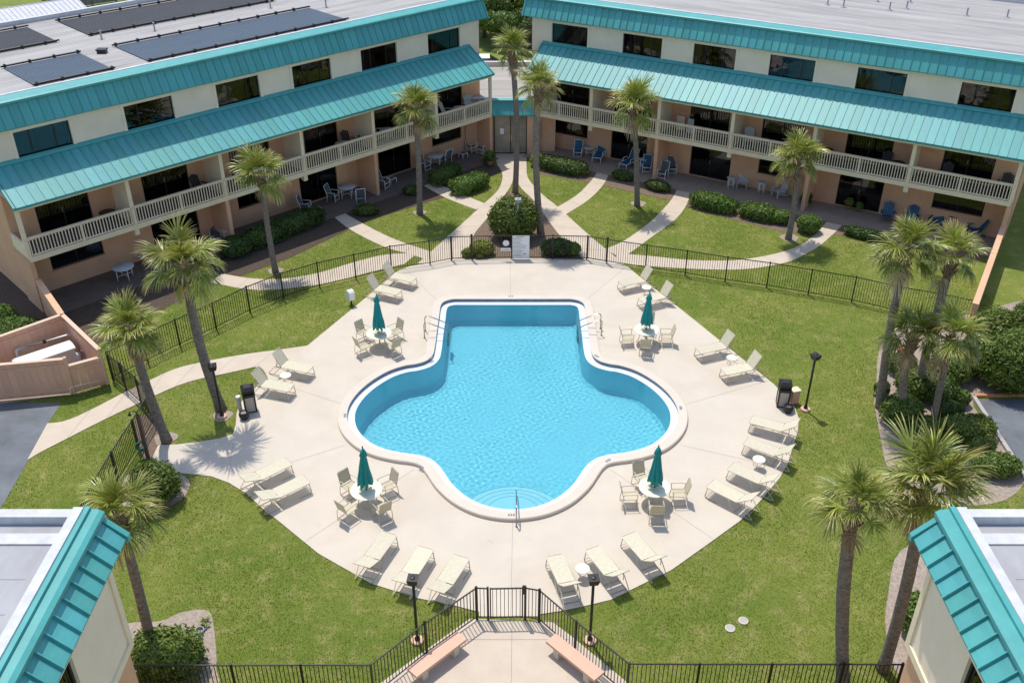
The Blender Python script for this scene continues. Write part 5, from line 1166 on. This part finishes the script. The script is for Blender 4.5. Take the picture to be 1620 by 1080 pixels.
PALMS = [((436, 430), (412, 275), .97, 'palm on the left lawn in front of the left balcony middle', .19), ((664, 338), (657, 170), .97, 'palm in front of the inner part of the left balcony', .2), ((815, 305), (810, 78), .93, 'tallest palm standing just in front of the entrance door', .19),
         ((856, 372), (852, 135), .88, 'palm rising beside the big round bush', .2), ((1008, 325), (1003, 165), 1.1, 'palm in front of the inner part of the right balcony', .2), ((1247, 378), (1262, 248), 1.0, 'short palm in front of the middle of the right balcony', .2),
         ((350, 647), (290, 415), 1.08, 'tall palm beside the left litter bin', .23), ((264, 697), (205, 520), .9, 'palm leaning by the side gate and outdoor shower', .2), ((245, 1040), (187, 812), .85, 'palm behind the bottom left building', .19),
         ((1392, 644), (1435, 392), 1.0, 'rear left palm of the right cluster by the garden wall', .2), ((1448, 625), (1507, 405), .92, 'rear right palm of the right cluster', .2), ((1433, 668), (1447, 525), .92, 'shorter left palm of the right cluster', .19), ((1475, 678), (1508, 530), .9, 'shorter right palm of the right cluster', .17),
         ((1397, 1058), (1466, 772), 1.12, 'large palm with wide crown beside the bottom right building', .21), ((1335, 1095), (1352, 795), .86, 'palm at the bottom right whose base leaves the frame', .22)]
for i, (b, c, s, lab, r) in enumerate(PALMS):
    B = np.array(G(*b)); h = min(np.arange(1, 16, .02), key=lambda z: np.hypot(*(np.array(G(*c, z)) - B))); off = np.array(G(*c, h)) - B
    palm(tuple(B), float(h), s * .92, lab, tuple(off), r * (.80 + .045 * (i % 4)), seed=i, dead=(1, 5, 2, 4, 0, 3)[i % 6], bend=.06 + .06 * (i % 4), n=38 if i == 13 else (29, 35, 26, 32)[i % 4])

# ------------------------------------------------------------------ shrubs
shrub((812, 374), (1.45, 1.3, 1.3), 'big round glossy bush in the middle of the forked path', 'leaf', 7500, .11, lumps=9)
shrub((762, 402), (.75, .55, .42), 'low lime bush behind the back fence left of the rules board', 'leaf_lime'); shrub((741, 405), (.4, .35, .25), 'small lime plant at the left back gate', 'leaf_lime', size=.06); shrub((759, 408), (.25, .2, .16), 'tiny lime tuft close to the back fence', 'leaf_lime', size=.05)
shrub((882, 402), (1.0, .6, .50), 'low dark bush behind the back fence right of the rules board', 'leaf_dark'); shrub((905, 402), (.5, .45, .38), 'small green bush at the right back gate', 'leaf')
HL, HR = R(44), R(-30)
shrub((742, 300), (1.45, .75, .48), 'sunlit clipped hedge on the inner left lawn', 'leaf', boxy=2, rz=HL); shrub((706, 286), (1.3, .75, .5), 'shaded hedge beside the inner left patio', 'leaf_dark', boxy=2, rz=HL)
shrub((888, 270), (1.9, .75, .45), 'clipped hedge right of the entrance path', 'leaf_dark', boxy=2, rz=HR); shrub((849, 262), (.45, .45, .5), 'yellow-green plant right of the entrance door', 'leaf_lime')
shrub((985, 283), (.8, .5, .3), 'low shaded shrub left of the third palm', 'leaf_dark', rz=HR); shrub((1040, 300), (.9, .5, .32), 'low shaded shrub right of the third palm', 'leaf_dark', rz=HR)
shrub((1127, 330), (1.5, .65, .48), 'rounded clipped hedge on the right lawn, left of two', 'leaf', boxy=2, rz=HR); shrub((1200, 345), (1.15, .65, .45), 'rounded clipped hedge on the right lawn, right of two', 'leaf', boxy=2, rz=HR); shrub((1236, 352), (.6, .5, .42), 'small shrub left of the short palm', 'leaf')
shrub((1278, 366), (.72, .7, .55), 'ball shaped shrub right of the short palm', 'leaf'); shrub((1180, 340), (.4, .4, .35), 'yellow-green tuft between the two right hedges', 'leaf_lime'); shrub((1365, 376), (1.2, .45, .28), 'low dark hedge by the right patio path', 'leaf_dark', boxy=1, rz=HR)
shrub((1342, 300), (.35, .35, .5), 'small dark topiary against the right patio wall', 'leaf_dark', world=tuple(FR.w(-12.0, -.9).xy))
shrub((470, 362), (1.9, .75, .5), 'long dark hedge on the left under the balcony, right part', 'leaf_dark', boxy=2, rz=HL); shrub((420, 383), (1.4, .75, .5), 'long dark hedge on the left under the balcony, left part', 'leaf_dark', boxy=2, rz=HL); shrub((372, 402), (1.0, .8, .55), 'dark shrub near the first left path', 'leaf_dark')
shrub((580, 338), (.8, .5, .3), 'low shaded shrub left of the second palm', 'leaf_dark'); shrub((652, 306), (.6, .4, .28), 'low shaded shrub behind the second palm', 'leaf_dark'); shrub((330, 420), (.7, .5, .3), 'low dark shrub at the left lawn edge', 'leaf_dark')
shrub((247, 790), (1.05, .95, .85), 'round dense bush beside the left deck corner', 'leaf', lumps=7); shrub((30, 545), (1.1, .9, .75), 'sunlit bush behind the board enclosure', 'leaf'); shrub((5, 520), (.9, .8, .7), 'second bush behind the board enclosure', 'leaf'); shrub((48, 525), (.6, .5, .4), 'dark small bush behind the board enclosure', 'leaf_dark')
shrub((268, 1062), (1.1, .85, .72), 'square clipped bush under the bottom left palm', 'leaf', boxy=3, lumps=7); shrub((1452, 1000), (.65, .95, .75), 'bush between the palms and the bottom right building', 'leaf')
shrub((1600, 610), (1.7, 1.5, 1.45), 'large dense bush at the right edge', 'leaf', lumps=9); shrub((1640, 560), (1.8, 1.6, 1.5), 'second large bush at the right edge, farther back', 'leaf', lumps=9); shrub((1545, 588), (1.3, 1.2, .95), 'bush between the right palms and the large right bush', 'leaf_dark')
shrub((1422, 665), (.95, .85, .65), 'bush at the foot of the right palm cluster', 'leaf'); shrub((1448, 622), (1.0, .9, .7), 'glossy bush between the right palm trunks', 'leaf'); shrub((1425, 588), (.7, .6, .5), 'bush behind the left trunk of the right cluster', 'leaf'); shrub((1480, 632), (.9, .8, .65), 'dark bush right of the cluster trunks', 'leaf_dark'); shrub((1500, 600), (1.0, .9, .75), 'bush under the rear right palm', 'leaf')
shrub((1526, 690), (1.15, .7, .5), 'clipped bush by the right car park kerb, upper', 'leaf', boxy=1); shrub((1573, 748), (1.0, .65, .45), 'clipped bush by the right car park kerb, lower', 'leaf'); shrub((1393, 625), (.35, .35, .4), 'small dark shrub left of the cluster trunks', 'leaf_dark'); shrub((1515, 640), (.5, .4, .4), 'greyish small shrub by the car park corner', 'leaf')
shrub((1570, 545), (1.2, 1.1, 1.0), 'rounded bush left of the farther large right bush', 'leaf', lumps=7); shrub((1463, 690), (.7, .6, .5), 'bush below the right trunks of the cluster', 'leaf'); shrub((1500, 660), (.6, .5, .42), 'low bush between the cluster and the kerb bushes', 'leaf_dark'); shrub((1550, 712), (.6, .45, .35), 'small low bush between the two kerb bushes', 'leaf')
def spiky(p, s, n, label, seed=1):
    x, y = G(*p); o = empty('spiky_plant', (x, y, 0)); tag(o, label, 'plant', 'spiky low plants'); rg = random.Random(seed); mb = MB()
    for i in range(n):
        a = rg.uniform(0, 6.28); e = rg.uniform(.2, 1.4); L_ = s * rg.uniform(.7, 1.1); d = Vector((math.cos(a) * math.cos(e), math.sin(a) * math.cos(e), math.sin(e))); q = Vector((0, 0, .05)); sd_ = Vector((-math.sin(a), math.cos(a), 0)); b = len(mb.v)
        for k in range(4):
            wd = (.03, .035, .025, .002)[k]; mb.v += [tuple(q - sd_ * wd), tuple(q + sd_ * wd)]; d = (d + Vector((0, 0, -.28 * k * .5))).normalized(); q = q + d * L_ / 3
        for k in range(3): mb.f.append((b + 2 * k, b + 2 * k + 1, b + 2 * k + 3, b + 2 * k + 2))
    mb.build('leaves', M['leaf_lime'], o)
    MB().lathe([(.10, 0), (.08, .12), (0, .16)], 8).build('stem', M['bark'], o)
spiky((1592, 618), .95, 160, 'yellow-green spiky plant at the right edge by the car park', 3); spiky((770, 256), .6, 70, 'spiky plant left of the entrance door', 5); spiky((325, 985), .28, 20, 'small dark spiky plant on the bottom left bed', 9)
planter((775, 262), 0, 'terracotta pot plant left of the entrance door', .22, .35); planter((1352, 296), .03, 'dark topiary pot by the right pillar', .2, .45, 'leaf_dark'); planter((1342, 330), .03, 'low potted plant beside the right sliding door', .15, .2, 'leaf_lime'); planter((1358, 335), .03, 'small dark potted plant beside the right sliding door', .13, .2, 'leaf_dark')

x, y = G(1418, 578); o = empty('flower', (x, y, 0)); tag(o, 'single red flower by the right palm cluster', 'flower'); MB().tube([(0, 0, 0), (0, 0, .75)], .01, 5).build('stem', M['leaf'], o); MB().lathe([(0, .72), (.10, .80), (.13, .88), (.05, .92), (0, .9)], 8).build('bloom', M['red'], o)

# ------------------------------------------------------------------ background beyond the wings
def tree(x, y, h, r, label, m='leaf', seed=0):
    o = empty('tree', (x, y, 0)); tag(o, label, 'tree', 'trees beyond the wings'); rg = random.Random(seed)
    tb = MB(); tb.tube([(0, 0, 0), (.1, .05, h * .35), (0, .1, h * .6)], [.22, .17, .10], 8)
    for k in range(5): a = k * 1.26; tb.tube([(0, .05, h * (.35 + .04 * k)), (r * .5 * math.cos(a), r * .5 * math.sin(a), h * .7)], [.08, .03], 5)
    tb.build('trunk', M['bark'], o, smooth=True)
    cr = None
    for k in range(7):
        a = k * 2.4; q = (r * .55 * math.cos(a) * (k > 0), r * .55 * math.sin(a) * (k > 0), h * .62 + rg.uniform(-.18, .22) * h * (k > 0))
        leaf_blob('crown', q, (r * .6, r * .6, h * .26), 2200, .17, M[m], o, seed=seed * 9 + k)
k = 0
for x, y, h, r, m in ((-2.6, 92, 4.6, 2.6, 'leaf'), (1.0, 96, 5.2, 3.0, 'leaf'), (3.6, 92, 4.8, 2.6, 'leaf'), (-6, 97, 5, 3, 'leaf_dark'), (6.6, 99, 6, 3.4, 'leaf'), (1.6, 88, 3.2, 1.9, 'leaf_dark'), (-.8, 89, 3.4, 2.0, 'leaf'), (2.9, 105, 5.5, 3.4, 'leaf_lime')):
    k += 1; tree(x, y, h, r, 'leafy tree beyond the gap between the wings, ' + ('far left', 'middle', 'right', 'leftmost and partly hidden', 'rightmost and partly hidden', 'lower right', 'lower left', 'farthest back')[k - 1], m, k)
x, y = G(97, 14, 1.5); shrub(None, (1.8, 1.8, 1.9), 'yellow-green shrub by the grey board fence at top left', 'leaf_lime', 2600, .2, world=(x, y))
# grey board fence beyond the left roof
fb = empty('board_fence', (*G(108, 14), 0)); tag(fb, 'weathered grey board fence beyond the left roof', 'fence')
a = Vector((*G(108, 14), 0)); bq = Vector((*G(470, -42), 0)); d = bq - a; rz = math.atan2(d.y, d.x); nb = int(d.length / .4); w_ = d.length / nb
bme = MB().box(.01, w_ - .01, -.02, .02, .05, 2.6).mesh('board', M['wood_grey'])
for j in range(nb): put('board', bme, fb, d * (j / nb), (0, 0, rz))
MB().box(0, d.length, .03, .09, .5, .62).box(0, d.length, .03, .09, 2.0, 2.12).build('rail', M['wood_grey'], fb, rot=(0, 0, rz))
for j in range(int(d.length / 2.5) + 1): MB().obox((0, 0, 1.4), .14, .14, 2.8).build('post', M['wood_grey'], fb, d.normalized() * j * 2.5)
# low white metal-roofed shed at the top left corner
c = G(18, 25, 4); sh = empty('shed', (c[0], c[1], 0), R(40)); tag(sh, 'low shed with white ribbed metal roof at the top left corner', 'shed')
MB().box(-9, 5.2, -4.5, 4.5, 0, 3.4).build('wall', M['wood_grey'], sh)
rb = MB(); rb.extr_x([(-5, 3.5), (-5, 3.62), (0, 4.6), (5, 3.62), (5, 3.5), (0, 4.48)], -9.4, 5.6)
for i in range(38):
    xx = -9.3 + i * .4; rb.extr_x([(-5, 3.62), (-5, 3.68), (0, 4.66), (0, 4.6)], xx, xx + .06); rb.extr_x([(5, 3.62), (5, 3.68), (0, 4.66), (0, 4.6)], xx, xx + .06)
rb.build('roof', M['parapet'], sh); MB().box(5.5, 5.8, -5.1, 5.1, 3.4, 3.8).build('gutter', M['white'], sh)
# road and parked car beyond the entrance
tag(sheet('asphalt', [(-30, 74), (30, 74), (30, 84), (-30, 84)], [], -.02, M['asphalt']), kind='structure')
def car(x, y, rz, label):
    o = empty('parked_car', (x, y, 0), rz); tag(o, label, 'car', 'cars parked beyond the entrance')
    MB().extr_x([(-2.25, .35), (-2.3, .62), (-2.15, .80), (-1.1, .92), (1.45, .95), (2.15, .90), (2.28, .70), (2.25, .35)], -.88, .88).build('body', M['car'], o)
    MB().add([(-.80, -1.15, .92), (.80, -1.15, .92), (.80, 1.75, .95), (-.80, 1.75, .95), (-.66, -.35, 1.42), (.66, -.35, 1.42), (.66, 1.05, 1.44), (-.66, 1.05, 1.44)], [(4, 5, 6, 7), (0, 1, 5, 4), (1, 2, 6, 5), (2, 3, 7, 6), (3, 0, 4, 7)]).build('window', M['glass'], o)
    MB().box(-.67, .67, -.37, 1.07, 1.43, 1.47).build('roof', M['car'], o)
    for a in (-1, 1):
        for b in (-1.4, 1.4):
            wh = MB().tube([(a * .74, b, .33), (a * .92, b, .33)], .33, 16).build('wheel', M['tyre'], o); MB().tube([(a * .915, b, .33), (a * .93, b, .33)], .19, 12).build('rim', M['steel'], wh)
    for a in (-.62, .62): MB().box(a - .16, a + .16, -2.30, -2.22, .62, .76).build('headlight', M['white'], o)
car(-2.2, 80.5, R(92), 'white car parked beyond the entrance, left of the tall palm'); car(1.9, 78.5, R(88), 'white car parked beyond the entrance behind the palm crowns')

# ------------------------------------------------------------------ grass blades standing on the lawn of the court
def grass(n):
    rg = np.random.default_rng(3); X = rg.uniform(-23, 24, n); Y = 15 + 47 * rg.random(n) ** 1.25
    keep = np.ones(n, bool)
    for P in NOGRASS:
        a = np.array(P); lo = a.min(0); hi = a.max(0); c = keep & (X > lo[0]) & (X < hi[0]) & (Y > lo[1]) & (Y < hi[1]); ii = np.nonzero(c)[0]
        if len(ii): keep[ii[in_poly(X[ii], Y[ii], P)]] = False
    X = X[keep]; Y = Y[keep]; n = len(X)
    a = rg.uniform(0, 2 * PI, n); h = rg.uniform(.025, .060, n) * (1 + .3 * np.sin(X * .9) * np.cos(Y * .7)); w_ = rg.uniform(.008, .017, n); b = rg.uniform(0, 2 * PI, n); lean = rg.uniform(.2, .95, n) * h
    P0 = np.stack([X - w_ * np.cos(a), Y - w_ * np.sin(a), np.full(n, -.032)], 1); P1 = np.stack([X + w_ * np.cos(a), Y + w_ * np.sin(a), np.full(n, -.032)], 1); P2 = np.stack([X + lean * np.cos(b), Y + lean * np.sin(b), -.03 + h], 1)
    vs = np.stack([P0, P1, P2], 1).reshape(-1, 3); me = bpy.data.meshes.new('grass'); me.vertices.add(3 * n); me.vertices.foreach_set('co', vs.ravel()); me.loops.add(3 * n); me.loops.foreach_set('vertex_index', np.arange(3 * n)); me.polygons.add(n); me.polygons.foreach_set('loop_start', np.arange(0, 3 * n, 3)); me.polygons.foreach_set('loop_total', np.full(n, 3)); me.update(calc_edges=True); me.materials.append(M['blade'])
    tag(put('grass', me), 'short coarse lawn grass of the courtyard', 'grass', kind='stuff')
M['blade'] = mat('grass_blade', (.32, .335, .070), .6, col2=(.13, .195, .026), scale=.9, detail=10, translucent=.5)
grass(800000)
